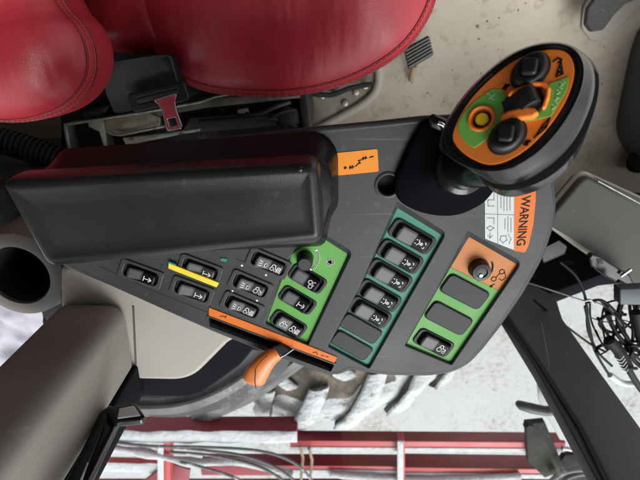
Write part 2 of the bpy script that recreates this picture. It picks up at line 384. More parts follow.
# tractor tyre under the window
def build_wheel():
    c = P(352, 388, -.42); Rr = .80; W = .56; yaw = R(20)
    ctr = Vector((c.x-.02, c.y+.03, -.42-Rr)); t = thing('tractor_wheel', 'tractor wheel with snow packed between its chevron lugs below the cab', 'wheel', (ctr.x, ctr.y, ctr.z-Rr))
    axis = Vector((-math.sin(yaw), math.cos(yaw), 0)); fwd = Vector((math.cos(yaw), math.sin(yaw), 0)); up = Vector((0, 0, 1))
    def S(a, s, r): return ctr + axis*s + (fwd*math.sin(a)+up*math.cos(a))*r    # a = angle from crown, s across
    prof = [(-W*.36, .52), (-W*.5, .60), (-W*.52, .72), (-W*.50, .86), (-W*.40, .955), (-W*.2, .985), (0, 1.0), (W*.2, .985), (W*.40, .955), (W*.50, .86), (W*.52, .72), (W*.5, .60), (W*.36, .52)]
    n = 96; loft_r = [[S(2*math.pi*k/n, s, r*(Rr-.035)) for s, r in prof] for k in range(n)]
    bm = bmesh.new(); V = [[bm.verts.new(p) for p in r] for r in loft_r]
    for i in range(n):
        A, B = V[i], V[(i+1) % n]
        for k in range(len(prof)-1): bm.faces.new((A[k], A[k+1], B[k+1], B[k]))
    ty = link_bm('tyre', bm, mat('muddy_tyre', (.06, .052, .043), .85, bump=.6, bscale=50, var=.5, vscale=9, dirt=(.16, .13, .095), dscale=7, dthr=.47), t)
    def lug(a0, side, mats, h0, h1, wd, name, sp=0.0):
        path = []
        for k in range(19):
            u = k/18; s = side*W*(.02+.50*u); a = a0 + (-.30*u**1.1 + (-.02 if u > .8 else 0)); path.append((a, s, u))
        bm = bmesh.new(); secs = []
        for a, s, u in path:
            drop = .985 if abs(s) < W*.3 else .985-.06*((abs(s)-W*.3)/(W*.2))
            ww = wd*(1+.35*u); base = (Rr-.035)*drop
            rr = [(-1.2, h0), (-1.1, h0*.5+h1*.5), (-.85, h1-.007), (-.35, h1), (.35, h1), (.85, h1-.007), (1.1, h0*.5+h1*.5), (1.2, h0)]
            jit = sp*noise.noise(Vector((a*9, s*30, side)))
            secs.append([bm.verts.new(S(a+q*ww/2/Rr, s, base+h+jit)) for q, h in rr])
        for A, B in zip(secs, secs[1:]):
            for k in range(7): bm.faces.new((A[k], A[k+1], B[k+1], B[k]))
            bm.faces.new((A[7], A[0], B[0], B[7]))
        bm.faces.new(secs[0]); bm.faces.new(secs[-1][::-1])
        return link_bm(name, bm, mats, t, 70)
    K = 18; TS = mat('tyre_snow', (.44, .445, .455), .9, bump=.9, bscale=70, dirt=(.17, .15, .125), dscale=16, dthr=.545, bdist=.01)
    for i in range(K):
        a = 2*math.pi*i/K
        aa = (a+math.pi) % (2*math.pi)-math.pi
        if abs(aa) > 1.5: continue
        for side, off in ((1, 0), (-1, math.pi/K)):
            lug(a+off, side, M['rubber'], -.01, .045, .080, 'lug')
            lug(a+off+(.004 if side < 0 else .012), side, TS, .030, .051, .084 if side < 0 else .066, 'packed_snow', .007)
    # snow sheet lying between the lugs, thicker on the outer half
    bm = bmesh.new(); nn = 70; mm = 18; V = []
    for i in range(nn+1):
        row = []
        for j in range(mm+1):
            a = -1.1+2.0*i/nn; s = -W*.46+W*.80*j/mm
            drop = .985 if abs(s) < W*.3 else .985-.06*((abs(s)-W*.3)/(W*.2))
            row.append(bm.verts.new(S(a, s, (Rr-.035)*drop-.004+.020*noise.noise(Vector((a*7, s*9, 3)))+.006*max(0, min(1, .5-s/W*4))-.05*max(0, s/W))))
        V.append(row)
    for i in range(nn):
        for j in range(mm): bm.faces.new((V[i][j], V[i+1][j], V[i+1][j+1], V[i][j+1]))
    link_bm('snow_layer', bm, TS, t, 80)
    # rim disc facing the cab
    fr = Fr(ctr+axis*(W*.33), fwd, axis)
    link('rim', lathe_mesh([(0, .02), (.10, .02), (.11, -.02), (.27, -.05), (.33, .0), (.36, .02)], fr, 48), M['redp'], t)
    fr = Fr(ctr-axis*(W*.33), fwd, -axis)
    link('rim', lathe_mesh([(0, .02), (.10, .02), (.11, -.02), (.27, -.05), (.33, .0), (.36, .02)], fr, 48), M['redp'], t)
build_wheel()

# grey fender bars between cab and tyre
t = thing('fender_rail', 'grimy dark grey fender bars running diagonally between cab corner and tyre', 'fender', P(230, 390, -.3))
fm_ = mat('weathered_grey', (.13, .13, .125), .7, bump=.5, bscale=60, var=.35, vscale=12, dirt=(.36, .36, .35), dscale=9, dthr=.58)
fd_ = mat('dark_fender', (.045, .045, .047), .6, bump=.4, bscale=50, var=.4, vscale=8, dirt=(.20, .20, .195), dscale=9, dthr=.56)
def ribbon(name, a, b, z0, z1, th, m):
    Ta = catmull([P(x, y, z0+(z1-z0)*k/(len(a)-1)) for k, (x, y) in enumerate(a)], 5); Tb = catmull([P(x, y, z0+(z1-z0)*k/(len(b)-1)) for k, (x, y) in enumerate(b)], 5)
    T = Ta+Tb[::-1]; return loft(name, [T, [p+Vector((0, 0, -th)) for p in T]], m, t, 40)
ribbon('fender_panel', [(125, 396), (165, 398), (205, 385), (245, 352), (262, 330)], [(125, 414), (180, 417), (235, 404), (272, 382), (315, 345)], -.36, -.33, .02, fd_)
ribbon('bar', [(118, 409), (170, 408), (212, 396), (252, 372), (290, 342)], [(122, 414), (176, 414), (218, 401), (258, 376), (296, 345)], -.33, -.29, .02, fm_)
ribbon('bar', [(170, 428), (236, 400), (272, 378), (308, 352)], [(178, 434), (245, 406), (281, 383), (317, 356)], -.52, -.29, .03, fm_)
def beam(name, x0, x1, pyt, pyb, zt, m, parent, depth=.05, slope=0, snow=None, sname='snow_cap'):
    """box tube along x: cab-side face spans pixel rows pyt (its foot) to pyb (its upper edge)"""
    a = P(x0, pyb, zt); b = P(x1, pyb+slope, zt)
    zb = CAMZ + PY(x0, pyt, a.y).z - CAMZ; h = zt-zb
    top = [a, b, b+Vector((0, -depth, 0)), a+Vector((0, -depth, 0))]
    bot = [p+Vector((0, 0, -h)) for p in top]
    o = hexa(name, top, bot, m, parent, .004)
    if snow:
        n = max(6, int((b-a).length/.03)); rings = []
        for i in range(n+1):
            u = i/n; p = a.lerp(b, u); hh = snow*(.75+.6*noise.noise(Vector((p.x*7, p.y*3, 1)))); ov = .006+.010*noise.noise(Vector((p.x*11, 4, 1)))
            if i in (0, n): hh *= .5
            rings.append([p+Vector((0, ov, .001)), p+Vector((0, ov*.6-.004, hh*.7)), p+Vector((0, -depth*.3, hh)), p+Vector((0, -depth*.75, hh*.95)), p+Vector((0, -depth+.002-ov, hh*.6)), p+Vector((0, -depth-ov, .001))])
        loft(sname, rings, M['snow'], parent, 60)
    return o
t = thing('red_implement', 'red tubular steel frame dusted with snow, parked alongside beyond the window', 'farm implement', P(330, 450, -.8))
beam('main_beam', 60, 297, 416, 432, -.42, M['redp'], t, .055, 0, .014)
beam('cross_tube', 290, 566, 430, 440, -.50, M['redp'], t, .06, 2)
beam('lit_tube_top', 290, 566, 440, 440.6, -.497, M['redb'], t, .034, 2)  # brighter red plate: the lit top face put into the colour
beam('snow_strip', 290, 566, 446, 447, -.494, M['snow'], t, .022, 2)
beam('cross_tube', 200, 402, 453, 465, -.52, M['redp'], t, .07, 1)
beam('lit_tube_top', 290, 402, 465, 465.6, -.517, M['redb'], t, .022, 1)
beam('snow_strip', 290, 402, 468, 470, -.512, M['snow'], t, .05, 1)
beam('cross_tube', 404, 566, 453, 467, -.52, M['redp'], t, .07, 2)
beam('lit_tube_top', 404, 566, 467, 467.6, -.517, M['redb'], t, .03, 2)
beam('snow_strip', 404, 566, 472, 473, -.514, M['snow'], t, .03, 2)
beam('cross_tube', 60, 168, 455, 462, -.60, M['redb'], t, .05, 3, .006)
beam('lower_tube', 60, 640, 478, 488, -.60, M['redp'], t, .06, 0, .03)
for x, wd in ((165, 10), (402, 6)):
    a = P(x-wd/2, 441, -.46); b = P(x+wd/2, 441, -.46); c = P(x+wd/2, 490, -.5); d = P(x-wd/2, 490, -.5)
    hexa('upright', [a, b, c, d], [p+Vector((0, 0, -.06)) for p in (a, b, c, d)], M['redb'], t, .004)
    a = P(x-wd/2-2, 440, -.452); b = P(x-wd/2+4, 440, -.452); c = P(x-wd/2+4, 490, -.49); d = P(x-wd/2-2, 490, -.49)
    hexa('snow_cap', [p+Vector((0, 0, .012)) for p in (a, b, c, d)], [a, b, c, d], M['snow'], t, .004)
hexa('gusset', [P(168, 463, -.58), P(190, 470, -.58), P(186, 500, -.58), P(120, 500, -.58)], [p+Vector((0, 0, -.02)) for p in [P(168, 463, -.58), P(190, 470, -.58), P(186, 500, -.58), P(120, 500, -.58)]], M['redp'], t, .003)
# clamp and hydraulic hoses on the frame
for k, (x, y) in enumerate(((303, 446), (312, 448))): tube('clamp', [P(x-3, y, -.44), P(x, y+12, -.45), P(x-2, y+34, -.47)], .007, MATS['mud_brown'], t)
gh = mat('hose_grey', (.085, .085, .088), .6, bump=.3, bscale=60, dirt=(.5, .5, .5), dscale=20, dthr=.56)
for pts in ([(160, 446), (200, 450), (245, 456), (280, 470), (305, 490)], [(170, 452), (215, 456), (262, 468), (300, 492)], [(95, 440), (150, 446), (200, 447), (260, 451), (296, 464), (318, 488)], [(180, 462), (205, 468), (240, 480), (255, 495)]):
    tube('hydraulic_hose', catmull([P(x, y, -.40) for x, y in pts], 8), .0065, gh, t)
# folded snow-dusted tubes of the hose run (pale)
tube('snow_ridge', catmull([P(95, 446, -.45), P(140, 452, -.45), P(190, 462, -.45), P(240, 462, -.45), P(292, 474, -.45)], 6), .022, M['snow'], t, rfun=lambda u: .018+.010*noise.noise(Vector((u*9, 2, 5))))
tube('snow_ridge', catmull([P(330, 474, -.5), P(380, 478, -.5), P(440, 480, -.5), P(520, 476, -.5)], 6), .02, M['snow'], t, rfun=lambda u: .018+.010*noise.noise(Vector((u*9, 7, 5))))

# coupling and step parts at the end of the frame
t = thing('tow_coupling', 'black steel coupling plates with a pin at the end of the red frame', 'coupling', P(555, 450, -.5))
def slab(name, pts, z, h, m, parent=None, bev=.003):
    T = [P(x, y, z) for x, y in pts]; return hexa(name, T, [p+Vector((0, 0, -h)) for p in T], m, parent, bev)
slab('side_plate', [(526, 424), (545, 422), (565, 470), (545, 478), (528, 462)], -.47, .03, M['dsteel'], t)
slab('side_plate', [(565, 455), (605, 452), (612, 480), (560, 492), (556, 470)], -.49, .03, M['dsteel'], t)
link('pin', lathe_mesh([(0, .012), (.018, .012), (.02, 0), (.02, -.02)], Fr(P(529, 427, -.455), (1, 0, 0)), 20), M['dsteel'], t)
link('pin', lathe_mesh([(0, .012), (.014, .012), (.016, 0), (.016, -.02)], Fr(P(552, 469, -.455), (1, 0, 0)), 20), M['dsteel'], t)
tube('bolt', [P(562, 448, -.45), P(575, 450, -.45)], .010, M['steel'], t)
tube('hydraulic_hose', catmull([P(545, 486, -.42), P(565, 472, -.41), P(590, 470, -.42), P(612, 478, -.42), P(625, 495, -.42)], 6), .012, gh, t)
tube('hydraulic_hose', catmull([P(555, 490, -.42), P(570, 477, -.41), P(592, 475, -.42), P(620, 490, -.42)], 6), .010, gh, t)
t = thing('grab_handle', 'dark rubber grab handle outside the window in front of the wide pillar', 'handle', P(540, 408, 0))
loft('handle_grip', [[P(x, y, .15)+Vector((0, math.cos(a)*r*.9, math.sin(a)*r)) for a in [2*math.pi*k/12 for k in range(12)]] for x, y, r in ((516, 404, .006), (519, 405, .014), (530, 408, .016), (545, 411, .015), (560, 410, .013), (572, 406, .012), (580, 402, .011))], M['hose'], t, 60)
hexa('bracket', [P(536, 375, .1), P(548, 372, .1), P(584, 440, .1), P(560, 440, .1), P(538, 400, .1)], [P(536, 375, .08), P(548, 372, .08), P(584, 440, .08), P(560, 440, .08), P(538, 400, .08)], mat('bracket_grey', (.30, .30, .28), .6, bump=.3, bscale=80, var=.2), t, .003)

# ================================================================== cab shell
YG = -.462
fl = hexa('cab_floor', [Vector(p) for p in ((-.9, YG+.01, 0), (1.3, YG+.01, 0), (1.3, 1.0, 0), (-.9, 1.0, 0))], [Vector(p) for p in ((-.9, YG+.01, -.05), (1.3, YG+.01, -.05), (1.3, 1.0, -.05), (-.9, 1.0, -.05))], M['floor'], None, .004); struct(fl)
def vslab(name, pts, y, th, m, parent=None, bev=.003):
    T = [PY(px, py, y) for px, py in pts]; return hexa(name, T, [p+Vector((0, -th, 0)) for p in T], m, parent, bev)
# wall below the glass
o = hexa('cab_shade_roof', [Vector(p) for p in ((-.9, YG-.05, 2.02), (1.05, YG-.05, 2.02), (1.05, 1.1, 2.02), (-.9, 1.1, 2.02))], [Vector(p) for p in ((-.9, YG-.05, 1.95), (1.05, YG-.05, 1.95), (1.05, 1.1, 1.95), (-.9, 1.1, 1.95))], mat('headliner', (.20, .195, .185), .9), None, .02)  # out of view, added to darken overhead sky light and reflections
tag(o, 'unseen grey cab roof, added to block sky light above the seat and console', 'roof')
o = hexa('rear_shade_wall', [Vector(p) for p in ((-.92, YG, 1.94), (-.90, YG, 1.94), (-.90, 1.0, 1.94), (-.92, 1.0, 1.94))], [Vector(p) for p in ((-.92, YG, 0), (-.90, YG, 0), (-.90, 1.0, 0), (-.92, 1.0, 0))], M['taupe'], None, .002)  # out of view, added so light comes from windscreen and side window
tag(o, 'unseen taupe rear cab wall, added to block light behind the seat', 'wall')
o = hexa('far_shade_wall', [Vector(p) for p in ((-.9, 1.05, 1.94), (.75, 1.05, 1.94), (.75, 1.09, 1.94), (-.9, 1.09, 1.94))], [Vector(p) for p in ((-.9, 1.05, 0), (.75, 1.05, 0), (.75, 1.09, 0), (-.9, 1.09, 0))], M['pillar'], None, .004)  # unseen dark wall added to cut light from beyond the seat
tag(o, 'unseen dark cab side wall, added to block light on the far side of the red seat', 'wall')
o = hexa('window_sill_wall', [Vector((-.9, YG+.008, -.1)), PY(-60, 300, YG+.008), PY(330, 345, YG+.008), PY(470, 330, YG+.008), PY(515, 306, YG+.008), PY(602, 274, YG+.008), PY(720, 262, YG+.008), Vector((1.3, YG+.008, -.1))],
    [p+Vector((0, -.03, 0)) for p in [Vector((-.9, YG+.008, -.1)), PY(-60, 300, YG+.008), PY(330, 345, YG+.008), PY(470, 330, YG+.008), PY(515, 306, YG+.008), PY(602, 274, YG+.008), PY(720, 262, YG+.008), Vector((1.3, YG+.008, -.1))]], M['seal'], None, .003)
tag(o, 'low black wall panel under the window glass beside the taupe side box', 'wall panel')
for x, y in ((569, 263), (531, 276)):
    link('bolt_head', lathe_mesh([(0, .004), (.008, .003), (.011, 0)], Fr(PY(x, y, YG+.009), (1, 0, 0), Vector((0, 1, 0))), 16), M['dsteel'], o)
o = vslab('white_gap_patch', [(539, 250), (559, 240), (567, 246), (565, 252), (544, 261)], YG+.018, .008, mat('gap_snow_white', (.85, .85, .84), .5), None, .003)  # white piece standing in for bright snow seen through a gap
tag(o, 'small white piece, added for snow seen through a gap, on the black wall panel beside the console tip', 'bracket')
o = hexa('side_window', [Vector((-.34, YG-.012, -.1)), Vector((1.3, YG-.012, -.1)), Vector((1.3, YG-.012, 1.5)), Vector((-.34, YG-.012, 1.5))], [Vector((-.34, YG-.017, -.1)), Vector((1.3, YG-.017, -.1)), Vector((1.3, YG-.017, 1.5)), Vector((-.34, YG-.017, 1.5))], M['glass'], None, 0)
tag(o, 'large clear side window overlooking snow, tyre and red frame', 'window')
# wide dark pillar on the right
t = thing('window_pillar', 'wide dark grey slanting window pillar with scratches at lower right', 'pillar', PY(535, 300, YG))
Pl = [(498, 296), (515, 290), (562, 300), (575, 322), (654, 444), (760, 610), (640, 640), (572, 430), (538, 355)]
Pl = [(496, 290), (530, 282), (556, 296), (563, 318), (600, 370), (654, 444), (740, 560), (690, 640), (640, 545), (580, 425), (540, 362), (508, 316)]
vslab('pillar_face', Pl, YG+.03, .03, M['pillar'], t, .005)
for k_, (xa, ya, xb, yb) in enumerate(((541, 322, 549, 366), (566, 352, 567, 356))):
    hexa('scratch', [PY(xa, ya, YG+.0305), PY(xa+.7, ya, YG+.0305), PY(xb+.7, yb, YG+.0305), PY(xb, yb, YG+.0305)], [PY(xa, ya, YG+.029), PY(xa+.7, ya, YG+.029), PY(xb+.7, yb, YG+.029), PY(xb, yb, YG+.029)], mat('scratch_pale', (.22, .22, .23), .7), t, 0)
vslab('pillar_seal', [(494, 296), (500, 292), (545, 358), (600, 450), (660, 560), (700, 650), (690, 650), (640, 560), (570, 430), (536, 368), (503, 316)], YG+.022, .02, M['hose'], t, .002)
# column at the left
t = thing('corner_pillar', 'padded taupe cab corner pillar rising beside the cup holder', 'pillar', P(100, 340, .655))
z0, z1 = .655, 1.5
base = [P(62, 303, z0), P(124, 304, z0), P(134, 366, z0), P(40, 390, z0), P(52, 326, z0)]
base = round_poly([Vector((p.x, p.y)) for p in base], [.02, .022, .01, .01, .012], 7)
loft('trim', [[Vector((p.x, p.y, z)) + Vector((0, 0, 0)) for p in [q*(1-k)+cc*k for q in base]] for z, k in ((z0, .04), (z0+.006, 0), (z1, 0)) for cc in [sum(base, Vector((0, 0)))/len(base)]], M['pillar_trim'] if 'pillar_trim' in M else M['pillar_t'], t, 50)
a0 = P(134, 368, z0)
hexa('edge_seal', [Vector((a0.x-.02, a0.y+.002, z0-.01)), Vector((a0.x+.004, a0.y+.002, z0-.01)), Vector((a0.x+.004, a0.y-.05, z0-.01)), Vector((a0.x-.02, a0.y-.05, z0-.01))], [Vector((a0.x-.02, a0.y+.002, z1)), Vector((a0.x+.004, a0.y+.002, z1)), Vector((a0.x+.004, a0.y-.05, z1)), Vector((a0.x-.02, a0.y-.05, z1))], M['seal'], t, .003)
# beige ledge and black seal around the window corner
t = thing('window_ledge', 'beige moulded ledge with thick black seal at the window corner', 'trim', P(180, 340, .60))
led = round_poly(WP([(60, 268), (96, 258), (250, 310), (252, 330), (228, 343), (190, 381), (137, 380), (60, 372)], .652), [.01, .01, .01, .02, .03, .06, .004, .004], 8)
plate('ledge', WF, led, [], .61, .652, M['beige'], t, .006)
sealp = round_poly(WP([(60, 372), (80, 430), (118, 410), (136, 397), (196, 398), (240, 366), (270, 330), (250, 300), (60, 290)], .645), [.004, .004, .01, .01, .06, .05, .02, .02, .004], 8)
plate('seal', WF, sealp, [], .60, .645, M['seal'], t, .004)
plate('seam', WF, WP([(132.5, 306), (134.2, 306), (137.2, 376), (135.6, 376)], .6525), [], .6505, .6532, M['taupe'], t, .0003)
# pale snow lip beyond the seal
# latch handle
t = thing('window_latch', 'glossy black window latch bar with angled silver-edged paddle', 'window latch', PY(100, 430, -.43))
vslab('bar', [(101, 410), (110, 404), (118, 408), (118, 418), (90, 475), (60, 540), (34, 540), (70, 470)], -.385, .014, M['gloss'], t, .003)
vslab('bar_insert', [(99, 424), (104, 424), (88, 462), (70, 500), (64, 500), (84, 455)], -.380, .006, M['plast_d'], t, .001)
vslab('bright_edge', [(87, 462), (88.6, 462), (74, 498), (72, 498)], -.3795, .004, M['chrome'], t, .0005)
vslab('paddle', [(104, 407), (136, 402), (145, 415), (142, 418.5), (114, 421)], -.375, .010, M['gloss'], t, .003)
vslab('paddle_face', [(119, 408), (134, 405), (140.5, 415), (117, 418)], -.3735, .004, mat('satin_grey', (.62, .63, .64), .5), t, .0015)
# cup holder
fr = Fr(P(18, 276, .60), (1, 0, 0))
t = thing('cup_holder', 'round beige cup holder with dark deep well under the armrest end', 'cup holder', P(19, 285, .45))
link('rim', lathe_mesh([(.042, -.12), (.042, -.006), (.0440, 0), (.0525, .001), (.062, -.003), (.066, -.02), (.068, -.12), (.042, -.12)], fr, 48), [mat('holder_trim', (.14, .13, .115), .6, bump=.3, bscale=700, var=.08)], t)
link('well', lathe_mesh([(.0415, -.004), (.040, -.03), (.040, -.118), (0, -.118)], fr, 40), M['black'], t)
bs = [(66, 262), (108, 256), (140, 285), (128, 312), (84, 300), (66, 300)]
T = [P(x, y, .60) for x, y in bs]
o = hexa('trim_web', T, [p+Vector((0, 0, -.10)) for p in T], M['beige'], t, .008)
# dark wedge and cloth
T = [P(x, y, .56) for x, y in ((36, 306), (82, 292), (90, 305), (57, 330), (48, 324))]
o = hexa('floor_duct', T, [p+Vector((0, 0, -.15)) for p in T], M['plast_d'], None, .004); tag(o, 'small dark duct wedge between cup holder and padded pillar', 'duct')
T = [P(x, y, .50) for x, y in ((-90, 165), (4, 186), (30, 225), (48, 262), (40, 268), (-90, 268))]
o = hexa('rear_cover', T, [Vector((p.x, p.y, .42)) for p in T], M['dsteel'], None, .006); tag(o, 'dark cover behind the armrest end above the cup holder', 'cover')
bm = bmesh.new(); n = 40; V = []
for i in range(n+1):
    row = []
    for j in range(n+1):
        u, v = i/n, j/n; p = P(-70+140*u, 296+120*v, .42); z = .42+.012*noise.noise(Vector((u*3, v*3, 1)))+.006*noise.noise(Vector((u*3+v*9, v*8-u*7, 4)))+.012*abs(noise.noise(Vector(((u+v)*2.2, (u-v)*9, 8))))
        row.append(bm.verts.new((p.x, p.y, z)))
    V.append(row)
for i in range(n):
    for j in range(n): bm.faces.new((V[i][j], V[i+1][j], V[i+1][j+1], V[i][j+1]))
g2 = bmesh.ops.extrude_face_region(bm, geom=bm.faces[:]); bmesh.ops.translate(bm, verts=[v for v in g2['geom'] if isinstance(v, bmesh.types.BMVert)], vec=(0, 0, -.012))
o = link_bm('folded_cloth', bm, M['cloth'], None, 80); tag(o, 'crumpled pale lavender cloth lying behind the cup holder', 'cloth')
T = [Vector(p) for p in ((-.9, YG+.02, .40), (-.26, YG+.02, .40), (-.26, -.20, .40), (-.9, -.20, .40))]
o = hexa('storage_box', T, [Vector((p.x, p.y, 0)) for p in T], M['taupe'], None, .006); tag(o, 'low taupe storage box carrying the lavender cloth', 'storage box')

# ---- floor details
t = thing('floor_recess', 'grey hatch plate with pale raised rim on the floor beside the seat', 'floor hatch', P(345, 105, 0))
pl = [P(x, y, .003) for x, y in ((296, 70), (378, 62), (380, 88), (360, 106), (318, 128), (296, 140))]
hexa('hatch_plate', [p+Vector((0, 0, .004)) for p in pl], pl, mat('hatch_grey', (.22, .20, .16), .75, bump=.5, bscale=90, var=.3, vscale=14, dirt=(.08, .06, .05), dscale=14, dthr=.55), t, .001)
tube('rim', catmull([P(300, 138, .012), P(322, 127, .012), P(345, 115, .012), P(362, 105, .012), P(374, 94, .012), P(379, 80, .012), P(378, 60, .012)], 6), .011, M['floor_e'], t)
for x, y in ((322, 96), (345, 103), (335, 90), (356, 92), (365, 86)): link('bolt', lathe_mesh([(0, .012), (.007, .010), (.010, 0)], Fr(P(x, y, .006), (1, 0, 0)), 12), M['steel'], t)
tube('wiring', catmull([P(300, 92, .03), P(330, 95, .03), P(350, 88, .03), P(372, 84, .03)], 5), .006, M['black'], t)
def debris():
    ms = []
    for k in range(60):
        x = random.uniform(400, 640); y = random.uniform(0, 175); p = P(x, y, .0); r = random.uniform(.0008, .0028)*(1.8 if random.random() < .08 else 1)
        bm = bmesh.new(); bmesh.ops.create_icosphere(bm, subdivisions=1, radius=r)
        for v in bm.verts: v.co = Vector((v.co.x*random.uniform(.7, 1.6), v.co.y*random.uniform(.7, 1.3), v.co.z*.5)); v.co += Vector((p.x, p.y, .0008))
        me = bpy.data.meshes.new('d'); bm.to_mesh(me); bm.free(); ms.append(me)
    o = link('floor_grit', join(ms), mat('grit_brown', (.16, .12, .08), .9, var=.4, vscale=30)); o['kind'] = 'stuff'; tag(o, 'scattered dry mud crumbs lying on the beige floor', 'grit')
debris()
# ribbed pedal
t = thing('ribbed_pedal', 'grey ribbed rubber foot pedal peeking out from under the seat edge', 'pedal', P(418, 52, 0))
def pq(z): return [P(x, y, z) for x, y in ((404, 49), (429, 35), (434, 55), (409, 70))]
hexa('pad', pq(.06), [p+Vector((0, 0, -.012)) for p in pq(.06)], M['hose'], t, .004)
for k in range(6):
    u0 = .08+k*.15; u1 = u0+.08; q = pq(.063); T = [q[0].lerp(q[3], u0), q[1].lerp(q[2], u0), q[1].lerp(q[2], u1), q[0].lerp(q[3], u1)]
    hexa('rib', [p+Vector((0, 0, .004)) for p in T], T, MATS['pedal_rubber'], t, .001)
tube('pivot_rod', [P(414, 66, .04), P(411, 80, .01)], .007, mat('tan_rod', (.35, .26, .15), .6), t)
# accelerator pedal
t = thing('accelerator_pedal', 'black gritty hooked pedal on a pale floor patch at top right', 'pedal', P(600, 10, 0))
ped = [(588, 8), (598, -6), (640, -30), (700, -30), (700, -6), (640, -2), (626, 4), (614, 16), (604, 30), (592, 32), (586, 24)]
plate('tread', WF, round_poly(WP(ped, .07), .012, 5), [], .055, .07, M['grit'], t, .004)
rg = [(582, 6), (596, -14), (640, -40), (710, -44), (710, 6), (648, 6), (630, 14), (619, 27), (607, 39), (590, 41), (580, 28)]
plate('floor_patch', WF, round_poly(WP(rg, .0), .02, 5), [], .0, .006, M['floor_e'], t, .003)
# steering column foot
t = thing('steering_column', 'dark grey rounded steering column base at the right edge', 'steering column', P(650, 100, 0))
rings = []
for z, k in ((.082, 1.0), (.10, 1.0), (.25, .99), (.30, .97), (.31, .9)):
    pts = [P(x, y, .0) for x, y in ((650, 22), (634, 40), (626, 70), (619, 105), (616, 128), (622, 146), (636, 160), (665, 170), (720, 150), (720, 20))]
    c = sum(pts, Vector())/len(pts); q = smooth_closed([(c+(p-c)*k).to_2d() for p in pts], 60); rings.append([Vector((p.x, p.y, z-.08)) for p in q])
loft('housing', rings, mat('column_grey', (.075, .078, .082), .5, bump=.2, bscale=400, var=.1), t, 50)
link('cap', lathe_mesh([(0, .02), (.02, .02), (.028, .012), (.03, 0)], Fr(P(638, 161, .03), (1, 0, 0)), 24), M['dsteel'], t)

# ---- taupe side box
t = thing('side_box', 'taupe padded side box lid with black channel, right of the console', 'side box', P(620, 230, .2))
sb = [(586, 175), (553, 214), (550, 226), (574, 240), (640, 288), (760, 380), (760, 270), (640, 203)]
plate('lid', WF, round_poly(WP(sb, .35), [.02, .02, .012, .02, .01, .01, .01, .01], 6), [], .31, .35, M['taupe'], t, .006, 4)
sb2 = [(583, 170), (549, 210), (547, 226), (574, 246), (640, 292), (770, 385), (770, 255), (640, 196)]
plate('lid_rim', WF, round_poly(WP(sb2, .34), [.02, .02, .012, .02, .01, .01, .01, .01], 6), [], .325, .335, M['floor_e'], t, .004, 3)
ch = [(592, 175.5), (640, 199), (700, 232), (700, 240), (640, 207), (612, 191)]
plate('channel', WF, WP(ch, .352), [], .349, .3525, M['plast_d'], t, .001)
tube('channel_wire', [P(598, 181, .355), P(640, 203.5, .355), P(690, 232, .355)], .0012, M['steel'], t)
hexa('box_body', [Vector((P(690, 200, .31).x, YG+.02, .31)), Vector((1.2, YG+.02, .31)), Vector((1.2, YG+.12, .31)), Vector((P(690, 200, .31).x, YG+.12, .31))], [Vector((P(690, 200, .31).x, YG+.02, 0)), Vector((1.2, YG+.02, 0)), Vector((1.2, YG+.12, 0)), Vector((P(690, 200, .31).x, YG+.12, 0))], M['taupe'], t, .004)
t = thing('toggle_latch', 'glossy black toggle latch with metal pin on the taupe side box edge', 'latch', P(612, 270, .37))
lt = [(589, 258), (592, 254), (599, 256), (630, 275), (636, 287), (628, 288), (604, 276), (591, 266)]
plate('strap', WF, round_poly(WP(lt, .385), .004, 4), [], .372, .385, M['gloss'], t, .003)
plate('inlay', WF, WP([(597, 259), (602, 260), (604, 264), (599, 264)], .387), [], .384, .387, M['plast'], t, .0005)
tube('pin', [P(621, 276, .39), P(631, 269, .395)], .003, M['chrome'], t)
tube('hinge', [P(618, 281, .385), P(634, 290, .385)], .004, M['dsteel'], t)

# ---- cables
t = thing('cable_tangle', 'tangle of thin black cables and plugs hanging before the window', 'cables', P(610, 330, .5))
zc = .45
def cab(pts, r, m='cable', z=zc, dz=.0):
    tube('cable', catmull([P(x, y, z+dz*noise.noise(Vector((x*.05, y*.05, r*900)))) for x, y in pts], 8), r, M[m] if m in M else MATS[m], t, 8)
cab([(518, 280), (535, 285), (560, 293), (585, 301), (598, 303), (612, 312), (625, 330)], .0013, 'fabric')
cab([(560, 262), (575, 275), (583, 290), (587, 308), (588, 330), (598, 352), (612, 366)], .0024)
cab([(534, 300), (552, 315), (575, 333), (592, 345), (606, 352)], .0020)
cab([(586, 303), (600, 300), (612, 308), (622, 322), (628, 345), (640, 360), (655, 370)], .0026)
cab([(585, 306), (589, 325), (594, 348), (601, 362), (610, 376)], .0026)
cab([(590, 304), (591, 320), (600, 340), (608, 350), (604, 335), (602, 318), (606, 304), (618, 300)], .0018, dz=.03)
cab([(604, 306), (608, 320), (616, 332), (628, 325), (634, 312), (632, 300)], .0018, dz=.03)
cab([(600, 300), (618, 318), (634, 330), (650, 342)], .0022, dz=.03)
cab([(630, 290), (630, 310), (633, 330), (631, 345), (622, 352), (612, 345), (616, 328), (622, 312)], .0028, dz=.03)
cab([(638, 292), (637, 315), (640, 335), (648, 350)], .0026)
cab([(592, 318), (606, 322), (622, 320), (640, 326)], .0010)
cab([(600, 355), (618, 345), (634, 342), (650, 346)], .0014, dz=.03)
cab([(596, 330), (604, 345), (620, 352), (640, 350)], .0012, dz=.03)
for _k in range(7):
    a = random.uniform(0, 6.28); cx, cy = random.uniform(612, 640), random.uniform(315, 360); rx, ry = random.uniform(8, 22), random.uniform(6, 16)
    cab([(cx+rx*math.cos(a+s*.8), cy+ry*math.sin(a+s*.8)) for s in range(6)], random.choice((.0016, .0024, .0030)), dz=.05)
